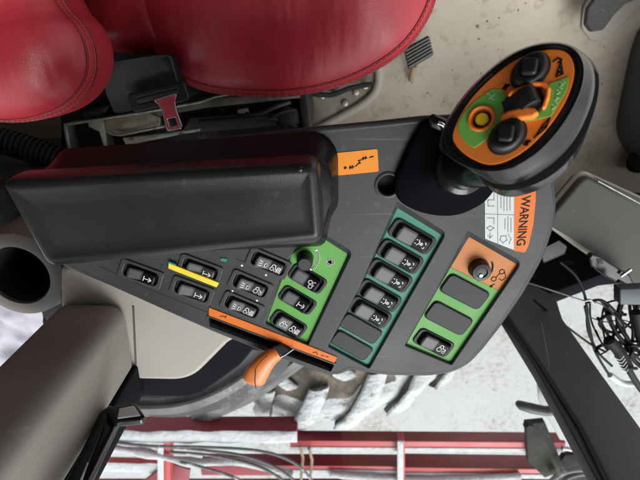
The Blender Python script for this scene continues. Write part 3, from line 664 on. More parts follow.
for pts, r in (([(606, 306), (612, 325), (622, 340), (640, 352)], .004), ([(622, 300), (618, 322), (628, 340), (634, 360), (650, 372)], .0045), ([(640, 300), (634, 320), (640, 345)], .0045), ([(645, 300), (643, 325), (646, 360)], .005), ([(598, 318), (610, 338), (620, 350)], .003)): cab(pts, r, dz=.02)
tube('connector', catmull([P(636, 312, .48), P(640, 330, .48), P(646, 346, .48)], 4), .009, M['cable'], t, 12)
# plug with strain relief
path = catmull([P(609, 340, .47), P(618, 350, .47), P(625, 362, .47), P(630, 372, .47), P(640, 388, .46), P(650, 400, .46)], 6)
tube('plug', path[:16], .0105, M['cable'], t, 12)
tube('strain_relief', path[12:], .006, M['cable'], t, 12)
for k in range(5):
    p = catmull([P(615+k*1.5, 358+k*3, .485), P(620+k*1.5, 360+k*3, .488), P(624+k*1.2, 356+k*3, .485)], 4); tube('relief_rib', p, .0006, M['white'], t, 6)
tube('pale_plug', catmull([P(610, 375, .44), P(622, 383, .44), P(634, 384, .44)], 5), .006, mat('pale_plug', (.55, .56, .57), .5), t, 12)
tube('cable_tie', catmull([P(584, 301, zc+.004), P(590, 300, zc+.006), P(594, 304, zc+.004)], 4), .0022, M['steel'], t)
# dark display corner
T = [P(x, y, .56) for x, y in ((620, 289), (690, 286), (690, 306), (620, 305))]
o = hexa('display_unit', T, [p+Vector((0, 0, -.018)) for p in T], M['navy'], None, .002); tag(o, 'corner of a navy black display unit above the cables', 'display')
q0 = P(682, 296, .545); tube('mount_arm', catmull([q0, q0+Vector((.05, -.02, -.01)), Vector((q0.x+.10, YG+.03, .52))], 6), .008, M['plast_d'], o)

# ================================================================== seat
t = thing('driver_seat', 'red leather driver seat with stitched bulging cushions along the top', 'seat', P(250, 20, 0))
sc_out = [P(x, y, .42).to_2d() for x, y in ((142, 34), (158, 56), (178, 76), (205, 90), (245, 96), (300, 95), (350, 83), (395, 58), (422, 28), (436, -8), (440, -60), (436, -180), (400, -300), (300, -330), (190, -320), (150, -240), (132, -90), (130, -10))]
seat, rim = pillow('seat_cushion', sc_out, .42, .085, M['leather'], t, down=.09, wob=.006)
def stitched(rim, part, frs, rr=.0018, clip=lambda p: True, stitch_at=None):
    for f in frs:
        path = rim(f, .0006); link('piping', tube_mesh(path, rr, 8, True), M['rdark'], part, 60)
    for f in stitch_at or []:
        path = rim(f, .0012); ms = []; acc = 0
        L = 0
        for a, b in zip(path, path[1:]):
            if not clip(a): continue
            d = (b-a).length; k = max(1, int(d/.0085))
            for j in range(k):
                p = a.lerp(b, (j+.15)/k); q = a.lerp(b, (j+.75)/k); ms.append(tube_mesh([p, q], .0008, 5))
        o = link('stitching', join(ms), M['stitch'], part, 60)
clipf = lambda p: p.y < .18
stitched(rim, seat, (.13, .27), .0014, clipf, (.16, .24))
bs_out = [P(x, y, .56).to_2d() for x, y in ((-60, 100), (-20, 114), (20, 120), (55, 117), (84, 106), (101, 88), (108, 68), (106, 45), (97, 26), (82, 8), (70, -20), (60, -90), (-10, -150), (-90, -120), (-110, 0), (-90, 70))]
bol, rim2 = pillow('backrest_bolster', bs_out, .56, .085, M['leather'], t, down=.06, wob=.005)
stitched(rim2, bol, (.14, .26), .0014, clipf, (.165, .235))
mid = [P(x, y, .43).to_2d() for x, y in ((70, 20), (80, 42), (104, 52), (150, 56), (186, 74), (200, 60), (204, 20), (210, -60), (190, -160), (90, -160), (72, -60))]
md, rim3 = pillow('seat_side_panel', mid, .41, .07, M['leather'], t, down=.06, wob=.008)
stitched(rim3, md, (.25,), .0016, clipf, ())
# seat base below the cushions
T = [P(x, y, .30) for x, y in ((56, 30), (330, 20), (309, 88), (309, 190), (62, 200), (60, 120))]
bp_ = hexa('seat_base', T, [Vector((p.x, p.y, .004)) for p in T], M['dsteel'], t, .004)
T = [P(x, y, .33) for x, y in ((296, 86), (306, 84), (313, 132), (303, 134))]
hexa('base_post', T, [Vector((p.x, p.y, .004)) for p in T], M['plast_d'], t, .004)
def slab2(name, pts, z, h, m, parent, bev=.0015): return slab(name, pts, z, h, m, parent, bev)
slab2('rail', [(100, 119), (200, 99), (300, 92), (300, 98), (205, 108), (100, 128)], .345, .02, mat('grubby_rail', (.11, .10, .085), .6, metal=.4, bump=.5, bscale=120, var=.5, vscale=20, dirt=(.2, .18, .15), dscale=25, dthr=.56), t)
slab2('rail', [(190, 118), (300, 110), (300, 124), (180, 134)], .32, .03, mat('dark_rail', (.035, .035, .033), .6, bump=.4, bscale=100, var=.5, vscale=20, dirt=(.10, .09, .08), dscale=25, dthr=.56), t)  # second rail is near-black with mottled tone
slab2('rail_lip', [(63, 124), (140, 112), (200, 101), (215, 96), (240, 92), (240, 94), (215, 98), (200, 103.5), (140, 114.5), (64, 126.5)], .36, .03, M['steel'], t)
slab2('bracket', [(63, 126), (66.5, 126), (71, 152), (67.5, 152)], .36, .03, M['steel'], t)
slab2('bracket', [(88, 122), (103, 119), (108, 150), (104, 150), (99, 132), (88, 127)], .355, .03, M['steel'], t)
slab2('bracket', [(103, 120), (148, 112), (160, 118), (160, 128), (130, 134), (109, 136), (104, 130)], .35, .01, mat('scuffed_zinc', (.30, .27, .21), .45, metal=.5, bump=.5, bscale=90, var=.5, vscale=28, dirt=(.08, .07, .05), dscale=28, dthr=.52), t, .003)
tube('bracket_edge', catmull([P(107, 131, .365), P(118, 135, .365), P(140, 131, .365), P(165, 126, .365)], 5), .0025, M['steel'], t)
slab2('bracket', [(122, 138), (165, 133), (200, 128), (200, 131), (165, 138), (126, 146)], .36, .01, M['steel'], t)
T = [P(x, y, .34) for x, y in ((80, 112), (110, 104), (104, 122), (84, 124))]
hexa('strap_root', T, [p+Vector((0, 0, -.05)) for p in T], M['plast_d'], t, .006)
slab2('connector', [(237, 110), (247, 108), (249, 115), (238, 117)], .335, .012, mat('pale_connector', (.42, .44, .46), .5), t, .002)
slab2('connector', [(174, 141), (189, 140), (190, 150), (174, 151)], .37, .012, mat('dull_connector', (.10, .10, .11), .5), t, .003)
tube('cable', catmull([P(235, 116, .34), P(258, 114, .35), P(275, 107, .35), P(290, 102, .34)], 6), .004, M['hose'], t)
tube('cable', catmull([P(200, 122, .34), P(230, 120, .35), P(262, 118, .35), P(285, 121, .34), P(296, 128, .34)], 6), .005, M['black'], t)
tube('cable', catmull([P(246, 113, .34), P(262, 121, .35), P(282, 112, .35), P(296, 110, .34)], 6), .003, M['black'], t)
link('bolt', lathe_mesh([(0, .02), (.012, .018), (.016, .01), (.02, 0)], Fr(P(284, 116, .33), (1, 0, 0)), 20), M['dsteel'], t)

# belt buckle
t = thing('seat_belt_retractor', 'black belt housing with frame and red slotted tongue beside the seat cushion', 'seat belt', P(145, 80, .34))
top = [P(x, y, z) for x, y, z in ((100, 66, .51), (106, 62, .515), (150, 55, .515), (166, 54, .515), (172, 57, .51), (180, 85, .49), (181, 97, .485), (178, 101, .48), (118, 114, .47), (112, 112, .47), (106, 92, .50))]
bot = [p+Vector((0, 0, -.12)) for p in top]
hexa('housing', top, bot, M['plast_d'], t, .006)
fr = fr_px(159, 97, .512, 30, -7)
plate('buckle_frame', fr, rrect(.082, .026, .006), [rrect(.060, .008, .003, 0, .001)], -.006, .004, M['plast_d'], t, .002)
tube('webbing_roll', [fr.w(-.032, .001, -.001), fr.w(.030, .001, -.001)], .005, mat('webbing', (.03, .028, .028), .85, bump=.6, bscale=300), t)
fr = fr_px(170, 115, .516, 8, 24)
tg = [(-.026, .020), (-.024, -.016), (-.018, -.011), (-.008, -.0085), (.018, -.011), (.021, -.008), (.021, .009), (.018, .012), (-.006, .011), (-.016, .013)]
hole = rrect(.011, .012, .001, .010, .0005)
plate('tongue_rim', fr, round_poly([Vector(p) for p in tg], .003, 4), [hole], -.002, .0012, M['chrome'], t, .0004)
tg2 = [(x*.93, y*.88+.0002) for x, y in tg]
plate('tongue_face', fr, round_poly([Vector(p) for p in tg2], .003, 4), [rrect(.0125, .0135, .001, .010, .0005)], .001, .0019, M['tongue'], t, .0003)

# corrugated hose
t0 = catmull([P(x, y, .30) for x, y in ((-60, 135), (-20, 138), (10, 143), (38, 152), (66, 163), (95, 178))], 14)
o = tube('corrugated_hose', t0, .024, M['hose'], None, 24, rfun=lambda u: .0235); bpy.data.objects.remove(o)
fine = resample(t0+[t0[-1]+Vector((0, 0, .0001))], 2)  # unused guard
L = [0]
for a, b in zip(t0, t0[1:]): L.append(L[-1]+(b-a).length)
pts = []; N = 420; j = 0
for k in range(N):
    s = L[-1]*k/(N-1)
    while j < len(L)-2 and L[j+1] < s: j += 1
    pts.append(t0[j].lerp(t0[j+1], (s-L[j])/(L[j+1]-L[j])))
o = tube('corrugated_hose', pts, .022, M['hose'], None, 24, rfun=lambda u: .0225+.0028*math.tanh(2.2*math.sin(u*L[-1]/.0093*2*math.pi))); tag(o, 'black corrugated hose running behind the armrest at the left edge', 'hose')

# ================================================================== console
ZC = .75; ZP = .7460
con = thing('control_console', 'dark grey side console with rows of rocker switches on coloured panels', 'control console', P(330, 260, .69))
outl = [(60, 262), (60, 162), (70, 160), (320, 131.5), (380, 126), (424, 121), (500, 118), (540, 150), (551, 190), (553, 206), (549, 232), (540, 258), (521, 292), (501, 322), (480, 349), (466, 364), (450, 371), (430, 374), (390, 373.5), (364, 370), (350, 367.5), (338, 373), (328, 372.5), (300, 363), (270, 352), (215, 330), (170, 310), (130, 292), (110, 283)]
rr = [.01, .01, .01, .1, .1, .05, .04, .05, .03, .05, .08, .1, .1, .1, .05, .04, .03, .1, .1, .03, .01, .01, .008, .1, .1, .1, .1, .05, .03]
outer = round_poly(WP(outl, ZC), rr, 6)
# strips: outline on the recessed level, and the opening around each
def strip_px(pts): return [WF.px(x, y, ZP) for x, y in pts]
A = [(318, 235), (348, 254), (306, 345), (266, 322.5), (291, 255)]
B = [(397.5, 207.5), (443, 235.5), (368, 368), (328.5, 346), (360, 288)]
Cc = [(469, 236.5), (518.5, 265), (450.5, 364), (405.5, 345), (436, 292)]
def openpx(s, k):
    c = sum([Vector(p) for p in s], Vector((0, 0)))/len(s); return s
A_o = [(316, 230), (352, 252), (307.3, 346), (265.4, 323), (290.5, 254.7)]
B_o = [(397, 202.5), (446, 233), (369, 368.4), (328, 346.4), (359.5, 288)]
C_o = [(468, 231.5), (521.5, 262.5), (451.5, 364.8), (405, 345.4), (435.5, 292)]
slot_o = [(208, 316.5), (334, 364.5), (330.5, 371), (209.5, 325.5)]
Rrad = [.001, .008, .002, .002, .05]
opens = [round_poly(WP(s, ZC), Rrad, 6) for s in (A_o, B_o, C_o)]
slot = round_poly(WP(slot_o, ZC), .0015, 3)
ringc = WF.px(388, 185, ZC); ringh = circ(.0105, ringc.x, ringc.y)
# cluster openings in the grey area (metres in world frame)
DX, DY = 1.0, .55
clus = [(200, 269, 0), (192, 290.5, 0), (268.5, 263, 1), (250.5, 285, 1), (242, 306, 1), (141, 274, 2)]
def local_rr(px, py, z, L, W, r, dx=DX, dy=DY, ox=0, oy=0):
    f = fr_px(px, py, z, dx, dy); return [f.w(q.x+ox, q.y+oy, 0).to_2d() for q in rrect(L, W, r)]
choles = [local_rr(x, y, ZC, .036, .0155, .005, 1, .36 if k != 1 else .42) for x, y, k in clus]
b_out = round_poly(WP([(64, 262), (64, 172), (74, 168), (320, 144), (380, 138), (424, 132)]+[(x-3, y-2) for x, y in outl[6:]], ZC), rr, 6)
body = plate('console_body', WF, b_out, [], .690, .735, M['plast_d'], con, .004)
plate('pedestal', WF, round_poly([Vector(p) for p in ((-.14, -.31), (.04, -.31), (.04, -.20), (-.14, -.20))], .02), [], .006, .692, M['plast_d'], con, .004)
topc = plate('top_cover', WF, outer, opens+[slot, ringh]+choles, .7345, ZC, M['plast'], con, .0012, 3)
tube('edge_trim', [Vector((p.x, p.y, ZC-.0042)) for p in resample(outer, 260)], .0044, M['plast'], con, 12, closed=True)
# raised rounded lip along the outer edge
# raised swelling walls of each recess: sloping surround
def surround(op, st, zt, name='recess_wall'):
    n = 160; a = resample(op, n); b = resample(round_poly(strip_px(st), .0015, 4), n)
    k0 = min(range(n), key=lambda k: (b[k]-a[0]).length); b = b[k0:]+b[:k0]
    bm = bmesh.new(); V = [[bm.verts.new((p.x, p.y, z)) for p in r] for r, z in ((a, ZC-.0012), ([p*.35+q*.65 for p, q in zip(a, b)], ZC-.0028), (b, ZP+.0002))]
    for X_, Y_ in zip(V, V[1:]):
        for k in range(n): bm.faces.new((X_[k], X_[(k+1) % n], Y_[(k+1) % n], Y_[k]))
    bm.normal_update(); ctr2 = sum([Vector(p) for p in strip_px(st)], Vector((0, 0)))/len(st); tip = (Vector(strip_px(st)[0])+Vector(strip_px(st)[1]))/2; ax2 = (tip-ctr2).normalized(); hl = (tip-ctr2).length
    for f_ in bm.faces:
        if (f_.calc_center_median().to_2d()-ctr2).dot(ax2) > hl*.985 - .0015: f_.material_index = 1  # upper end wall set black: overhang shade put into the colour
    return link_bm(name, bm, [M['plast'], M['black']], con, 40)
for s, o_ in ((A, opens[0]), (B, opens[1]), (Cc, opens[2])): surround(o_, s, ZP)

def icon_marks(kind, s):
    """small white printed signs for a rocker, unit size s"""
    C = lambda r, cx=0, cy=0, n=10, a0=0, a1=360: [(cx+r*math.cos(R(a0+(a1-a0)*k/n)), cy+r*math.sin(R(a0+(a1-a0)*k/n))) for k in range(n+1)]
    K = {
     'lamp': [C(.28, .25, 0, 10, -90, 90), [(.25, -.28), (.25, .28)], [(-.1, .25), (-.45, .35)], [(-.1, 0), (-.5, 0)], [(-.1, -.25), (-.45, -.35)]],
     'work': [[(-.62, .2), (-.5, .2)], [(-.62, -.2), (-.5, -.2)], [(-.35, -.3), (-.2, 0), (-.35, .3)], [(-.12, -.12), (.1, -.12), (.1, .12), (-.12, .12), (-.12, 0), (.1, 0)], [(.28, -.3), (.42, -.3), (.42, -.12)], [(.28, .3), (.42, .3), (.42, .12)]],
     'fan': [C(.12), C(.22, .25, .15, 8), C(.22, -.25, .15, 8), C(.22, 0, -.3, 8)],
     'arrow': [[(-.45, 0), (.35, 0)], [(.1, .25), (.4, 0), (.1, -.25)], [(-.45, -.3), (-.45, .3)]],
     'tractor': [C(.25, -.2, -.1), C(.14, .35, -.2), [(-.3, .2), (-.2, .45), (.05, .45), (.1, .15), (.45, .12), (.45, -.08)]],
     'text': [C(.2, -.4, -.15), C(.13, 0, -.22), [(-.5, .1), (-.4, .4), (-.1, .4), (-.05, .05), (.12, .0)], [(.2, .3), (.2, -.35)], [(.35, .3), (.35, -.35)], [(.5, .3), (.5, -.35)]],
     'plug': [[(-.4, 0), (-.15, 0)], [(-.15, -.2), (-.15, .2), (.2, .2), (.2, -.2), (-.15, -.2)], [(.2, .1), (.45, .1)], [(.2, -.1), (.45, -.1)]],
    }
    return [[(x*s, y*s) for x, y in st] for st in K[kind]]

def rocker(px, py, z, dx, dy, L=.044, W=.0205, kind='work', style='light', kick=1, icon2=None, parent=con, bz=True, m_bez=None, label=None):
    """rocker switch: bezel with a well, two-facet rocker, printed icon"""
    f = fr_px(px, py, z, dx, dy)
    oL, oW = L*.82, W*.84
    if bz: root = plate('rocker_switch', f, rrect(L, W, W*.30), [rrect(oL, oW, W*.26, 0, 0)], -.003, .0016, m_bez or M['bezel'], parent, .0009)
    else: root = plate('rocker_switch', f, rrect(oL+.002, oW+.002, W*.26), [rrect(oL-.0006, oW-.0006, W*.25)], -.003, .0004, M['bezel'], parent, .0003)
    if label: root['label'] = label
    well = plate('well', f, rrect(oL+.001, oW+.001, W*.26), [], -.0042, -.0026, M['black'], root, .0002)
    # rocker body: profile along X, sides rounded
    rl, rw = oL*.90, oW*.86; ox = oL*.045*kick; oy = -oW*.075
    a = rl/2; hi, mi, lo = .0058, .0034, .0044
    if kick < 0: hi, lo = .0044, .0058
    bm = bmesh.new(); nx, ny = 28, 10; V = []
    for i in range(nx+1):
        x = -a+2*a*i/nx; u = x/a
        zt = (mi+(hi-mi)*(-u)**1.0) if u < 0 else (mi+(lo-mi)*u)
        e = abs(u); edge = max(0, (e-.86)/.14)
        row = []
        for j in range(ny+1):
            v = -1+2*j/ny; half = rw/2*(1 if edge == 0 else math.sqrt(max(0, 1-edge**2))*.55+.45)
            edz = max(0, (abs(v)-.8)/.2)
            row.append(bm.verts.new(f.w(x+ox, v*half+oy, zt-.0014*edge**2-.0007*edz**2)))
        V.append(row)
    for i in range(nx):
        for j in range(ny):
            fc = bm.faces.new((V[i][j], V[i+1][j], V[i+1][j+1], V[i][j+1]))
            fc.material_index = 1 if (i >= nx*.52 and style != 'plain') else 0
    bnd = [e_ for e_ in bm.edges if e_.is_boundary]; r_ = bmesh.ops.extrude_edge_only(bm, edges=bnd)
    for v_ in r_['geom']:
        if isinstance(v_, bmesh.types.BMVert): v_.co -= f.N*((v_.co-f.O).dot(f.N)+.0035)
    m0 = M['rock'] if style in ('light', 'white', 'soft') else M['rock_d']
    body = link_bm('rocker', bm, [m0, M['rock_g'] if style != 'soft' else M['rock_m']], root, 40)
    # printed marks on the darker half
    s = rw*.70; cx = ox+a*.50; zi = mi+(lo-mi)*.5+.00028
    st = [[(x+cx, y+oy) for x, y in q] for q in icon_marks(kind, s)]
    ms = strokes(f, st, .0006, zi-.0004, zi+.0002)
    if kind == 'work': ms += strokes(f, [[(cx-.0006, oy), (cx+.0010, oy)]], .0026, zi-.0004, zi+.0002)
    if icon2:
        cx2 = ox-a*.45; z2 = mi+(hi-mi)*.45+.0003
        ms += strokes(f, [[(x+cx2, y+oy) for x, y in q] for q in icon_marks(icon2, s*.9)], .0006, z2-.0006, z2+.0004)
    link('icon', join(ms), M['white'], root, None)
    return root

def strip_holes(lst, z, f_extra=.0): return [local_rr(x, y, z, L, W, W*.30, dx, dy) for x, y, L, W, dx, dy in lst]
# --- green panel A (left)
tA = [(307.5, 278.5), (297.5, 300), (288.5, 323.5)]
hA = [local_rr(x, y, ZP, .0405, .0195, .006, 1, .58) for x, y in tA]
pA = plate('switch_panel', WF, round_poly(strip_px(A), .0015, 3), hA, .7352, ZP, M['green'], con, .0004); pA['label'] = 'bright green switch panel at the armrest corner'
for (x, y), st, kd, ic in zip(tA, ('dark', 'dark', 'white'), ('fan', 'arrow', 'text'), (None, None, 'tractor')): rocker(x, y, ZP, 1, .58, .0405, .0195, kd, st, -1 if ic is None else 1, ic)
f = fr_px(305, 258, ZP, 1, .58)
kn = link('rotary_knob', lathe_mesh([(0, .016), (.006, .016), (.0078, .0145), (.0082, .012), (.0088, 0)], f, 32), M['plast_d'], con)
link('icon', join(strokes(f, [[(.0145*math.cos(R(a)), .0145*math.sin(R(a))) for a in range(-35, 75, 8)]], .0022, -.0001, .00025) + strokes(f, [[(.024+x, .010+y) for x, y in q] for q in icon_marks('fan', .008)], .0016, -.0001, .00025)), M['white'], kn, None)
# --- teal panel B
tB = [(412, 236.5), (400, 256.5), (389.5, 275.5), (379, 295.5), (369.5, 312)]
bB = [(360.5, 328), (351.5, 345)]
hB = [local_rr(x, y, ZP, .0455, .0205, .006, 1, .56) for x, y in tB+bB]
# widen so neighbouring holes stay apart
pB = plate('switch_panel', WF, round_poly(strip_px(B), .0015, 3), [local_rr(x, y, ZP, .0440, .0170, .006, 1, .56) for x, y in tB+bB], .7352, ZP, M['teal'], con, .0004); pB['label'] = 'teal green switch panel with five rockers and two blanks'
for x, y in tB: rocker(x, y, ZP+.0006, 1, .56, .049, .0208, 'work', 'light', 1)
def blank(x, y, L, W, dy, z=ZP):
    f = fr_px(x, y, z, 1, dy); o = plate('blank_cover', f, rrect(L, W, W*.28), [], -.002, .0022, M['bezel'], con, .001)
    plate('gap', f, rrect(L+.0018, W+.0018, W*.3), [], -.001, .0006, M['black'], o, .0002)
for x, y in bB: blank(x, y, .0465, .0190, .56)
f = WF
def dots(pts, z, r, m, parent):
    for x, y in pts: link('indicator_dot', lathe_mesh([(0, .0005), (r, .0003), (r, -.0002)], Fr(P(x, y, z), (1, 0, 0)), 10), m, parent)
dots([(399.5, 289), (393, 300), (386, 312), (380, 343-12), (371, 347), (365, 358), (433, 241)], ZP, .0007, M['white'], pB)
# --- orange and green panel C (right)
Oc = [(469, 236.5), (518.5, 265), (501, 291.5), (450, 267)]; Gc = [(450, 267), (501, 291.5), (450.5, 364), (405.5, 345)]
plate('switch_panel', WF, round_poly(strip_px(Oc), .001, 3), [], .7352, ZP, mat('orange_soft', (.45, .16, .042), .45, spec=.2, var=.07, vscale=35, dirt=(.36, .17, .06), dscale=60, dthr=.64), con, .0004)['label'] = 'orange knob panel near the warning label'
bC = [(464.5, 291.5), (448.5, 318)]
pC = plate('switch_panel', WF, round_poly(strip_px(Gc), .001, 3), [local_rr(x, y, ZP, .049, .022, .006, 1, .52) for x, y in bC]+[local_rr(433.5, 342.5, ZP, .0455, .021, .006, 1, .50)], .7352, ZP, M['green'], con, .0004); pC['label'] = 'green panel with two blank covers and one rocker'
for x, y in bC: blank(x, y, .0500, .0228, .52)
rocker(433.5, 342.5, ZP, 1, .50, .0455, .021, 'tractor', 'dark', 1)
f = fr_px(478.5, 268, ZP, 1, .58)
kn = link('rotary_knob', lathe_mesh([(0, .011), (.005, .0105), (.0058, .012), (.0092, .0115), (.0098, .010), (.0102, .002), (.011, 0)], f, 36), M['plast_d'], con)
link('knob_slot', join([lathe_mesh([(0, .0122), (.0018, .0119), (.002, .011)], Fr(f.w(.001, -.003, 0), f.X), 12)]), M['chrome'], kn)
link('knob_arc', join(strokes(f, [[(.0145*math.cos(R(a)), .0145*math.sin(R(a))) for a in range(-55, 60, 6)]], .0018, -.0001, .0003)), M['bezel'], kn, None)
cc = lambda r, cx, cy: [(cx+r*math.cos(R(a)), cy+r*math.sin(R(a))) for a in range(0, 361, 30)]
link('icon', join(strokes(f, [cc(.0026, .0235, .009), cc(.0026, .0215, -.002), cc(.001, .0245, -.010), [(.025, .011), (.031, .006), (.030, .001), (.026, .001)], [(.026, -.006), (.0235, -.011)], [(.0225, .001), (.0228, .006)]], .0008, -.0001, .0003)), M['ink'], kn, None)
# --- grey cluster
for x, y, k in clus:
    L, W = (.036, .0155)
    sl_ = .36 if k != 1 else .42
    f = fr_px(x, y, ZC, 1, sl_)
    fm = plate('switch_surround', f, rrect(L+.009, W+.0068, .004), [rrect(L-.0002, W-.0002, .005)], -.0005, .0016, M['plast'], con, .0008)
    rocker(x, y, ZC-.0035, 1, sl_, .0395, .0185, ('arrow', 'arrow', 'text', 'tractor', 'text', 'arrow')[clus.index((x, y, k))], 'soft' if k != 2 else 'dark', 1, 'lamp' if k == 1 else None, con, False)
dots([(242, 265.5), (266, 275), (232.5, 291), (257, 300.5)], ZC, .0011, M['white'], topc)
plate('groove', WF, WP([(227, 284), (267, 300), (267, 301), (227, 285)], ZC), [], ZC-.0004, ZC+.0003, M['black'], topc, .0001)
plate('groove', WF, WP([(236, 258.5), (279, 274.5), (279, 275.5), (236, 259.5)], ZC), [], ZC-.0004, ZC+.0003, M['black'], topc, .0001)
plate('groove', WF, WP([(168, 289), (210, 306), (210, 307), (168, 290)], ZC), [], ZC-.0004, ZC+.0003, M['black'], topc, .0001)
plate('groove', WF, WP([(161.5, 264), (163, 264), (158, 285), (156.5, 285)], ZC), [], ZC-.0004, ZC+.0003, M['black'], topc, .0001)
plate('groove', WF, WP([(100, 266), (150, 289.5), (208, 312), (208, 313), (150, 290.7), (100, 267.2)], ZC), [], ZC-.0004, ZC+.0003, M['black'], topc, .0001)
plate('yellow_strip', WF, WP([(168.5, 263), (219, 283), (216.5, 287.5), (168, 268.5)], ZC+.003), [], ZC-.0005, ZC+.003, M['yellow'], con, .0005)
plate('green_tab', WF, WP([(168.5, 261.5), (176, 264.5), (175, 266), (168, 263)], ZC+.0035), [], ZC, ZC+.0034, M['teal'], con, .0003)
plate('green_tab', WF, WP([(221, 258), (227, 259), (226, 262), (220, 261)], ZC+.001), [], ZC-.0004, ZC+.001, M['teal'], con, .0003)
# --- orange lever scale
OS = WP([(209, 307.5), (262, 328), (300, 342.5), (337, 357.3), (334, 364), (300, 351), (262, 335.5), (208.5, 315.5)], ZC+.0012)
os_ = plate('orange_scale', WF, OS, [], ZC-.0005, ZC+.0012, M['orange_b'], con, .0004)
f = fr_px(223, 317, ZC+.0012, 1, .39)
link('hare_mark', join(strokes(f, [[(-.003, -.001), (-.001, .001), (.002, .001), (.003, 0)], [(.002, .001), (.003, .003)]], .0008, 0, .0002)), M['ink'], os_, None)
f = fr_px(318, 354, ZC+.0012, 1, .39)
link('tortoise_mark', join(strokes(f, [[(-.006, -.001), (-.003, .0015), (0, -.001)], [(.004, .000), (.007, .0005)], [(.009, .001), (.012, .001)]], .0008, 0, .0002)), M['ink'], os_, None)
plate('slot_floor', WF, [q for q in slot], [], .7355, .738, M['black'], con, .0001)
sl2 = round_poly(WP([(206, 315.5), (337, 364), (332, 373.2), (208, 327.5)], ZC+.0022), .0015, 3)
plate('slot_rim', WF, sl2, [slot], ZC-.0005, ZC+.0012, M['plast'], con, .0005)
# --- ring around the joystick hole
fr = Fr(Vector((ringc.x, ringc.y, ZC)), (1, 0, 0))
link('hole_ring', lathe_mesh([(.0098, -.008), (.0100, .0006), (.0112, .0013), (.0128, .001), (.0135, -.0003)], fr, 40), M['plast'], con)
link('hole_well', lathe_mesh([(.0104, -.002), (.0100, -.0135), (0, -.0135)], fr, 32), M['black'], con)
# --- orange symbol sticker
f = fr_px(357.5, 162.2, ZC, 1, -.10)
st_ = plate('symbol_sticker', f, rrect(.0385, .0215, .002), [], -.0002, .0006, M['orange_s'], con, .0002)
link('symbols', join(strokes(f, [[(-.013, -.004), (-.0105, -.004)], [(-.012, -.0052), (-.012, -.0028)], [(-.008, -.0042), (-.0035, -.0038)], [(-.0075, -.0055), (-.0072, -.0028)], [(-.0055, -.0055), (-.005, -.0025)], [(-.002, -.0035), (.001, -.001), (.0025, -.001), (.001, .0015), (.004, .002)], [(.0045, .003), (.009, .0035)], [(.0055, .0018), (.0055, .0045)], [(.0075, .0022), (.0078, .0048)], [(.0115, .0035), (.015, .004)]], .0011, .0004, .0008)), M['ink'], st_, None)
# --- warning label
lab = WP([(484.5, 180), (484.8, 238.5), (514, 250), (514.5, 180)], ZC)
wl = plate('warning_label', WF, lab, [], ZC-.0002, ZC+.0007, M['label'], con, .0001)
ob_ = round_poly(WP([(514, 180), (513.7, 250.5), (525, 252.5), (528.5, 244), (533, 224), (535.5, 199), (535, 180)], ZC), [.0005, .0005, .003, .003, .1, .1, .0005], 5)
ol = plate('orange_band', WF, ob_, [], ZC-.0002, ZC+.0009, M['orange_b'], wl, .0001)
a = P(525.5, 199, ZC+.0009); b = P(520.5, 243, ZC+.0009)
f = Fr((a+b)/2, b-a)
link('warning_text', text_mesh('WARNING', .0122, f, .0001, sx=.88, bold=.00025), M['ink'], wl, None)
f = fr_px(500, 214, ZC+.0007, 0, 1)   # X down the picture
X0 = lambda px, py: (lambda v: (v.x, v.y))(f.px(px, py))
lines = [[(497.5, 183), (497.8, 243.5)], [(485, 214), (514, 215)]]
ms = strokes(f, [[X0(*p) for p in l] for l in lines], .0007, -.0001, .0002)
small = []
for r_, (xa, ya, yb) in enumerate(((510, 185, 211), (507, 185, 212), (504, 188, 211), (501, 185, 208), (511, 218, 232), (508, 217, 233), (505, 219, 230))):
    y_ = ya; rs = random.Random(r_)
    while y_ < yb-1:
        w_ = rs.uniform(1.2, 3.4); small.append([X0(xa, y_), X0(xa, min(yb, y_+w_))]); y_ += w_+.9
ms2 = strokes(f, small, .0009, -.0001, .0002)
draw = [[(488, 190), (494, 190), (494, 200), (488, 200), (488, 206), (494, 206)], [(487, 218), (494, 218), (494, 224)], [(490, 226), (494, 228), (490, 231), (487, 228), (490, 226)], [(490, 233), (490, 238)], [(488, 235.5), (490, 238), (492.5, 235.5)],
        [(501, 236), (506, 236), (507, 240), (503, 243), (500, 240), (501, 236)], [(508, 234), (511, 239), (509, 244)], [(488, 184), (495, 184)]]
ms3 = strokes(f, [[X0(*p) for p in l] for l in draw], .0009, -.0001, .0002)
link('rule_lines', join(ms), M['inkg'], wl, None); link('fine_print', join(ms2), M['inkg'], wl, None); link('pictograms', join(ms3), M['inkg'], wl, None)

# ================================================================== orange lever
t = thing('throttle_lever', 'orange curved lever knob sticking out of the slot at the console edge', 'lever', P(286, 350, ZC-.005))
f = fr_px(262, 369, ZC+.012, 28, -30)
path = catmull([P(x, y, z) for x, y, z in ((253, 383, ZC+.014), (256, 375, ZC+.015), (262, 366, ZC+.015), (270, 358, ZC+.013), (278, 353, ZC+.010))], 6)
wid = lambda u: (.0128-.0052*max(0, (u-.35)/.65))*(min(1, (u/.10)**.5) if u < .10 else 1)
bm = bmesh.new(); rings = []; n = len(path)
p_first = path[0]
for i, p in enumerate(path):
    u = i/(n-1); a = path[max(0, i-1)]; b = path[min(n-1, i+1)]; tt = (b-a).normalized(); s = tt.cross(Vector((0, 0, 1))).normalized(); n2 = s.cross(tt)
    w_ = max(.001, wid(u)); h_ = .0075*(1-.25*u)*min(1, (u/.12)**.5 if u < .12 else 1); h_ = max(.0008, h_)
    rings.append([bm.verts.new(p+s*math.cos(2*math.pi*k/20)*w_+n2*math.sin(2*math.pi*k/20)*h_) for k in range(20)])
for A_, B_ in zip(rings, rings[1:]):
    for k in range(20): bm.faces.new((A_[k], A_[(k+1) % 20], B_[(k+1) % 20], B_[k]))
bm.faces.new(rings[0][::-1]); bm.faces.new(rings[-1])
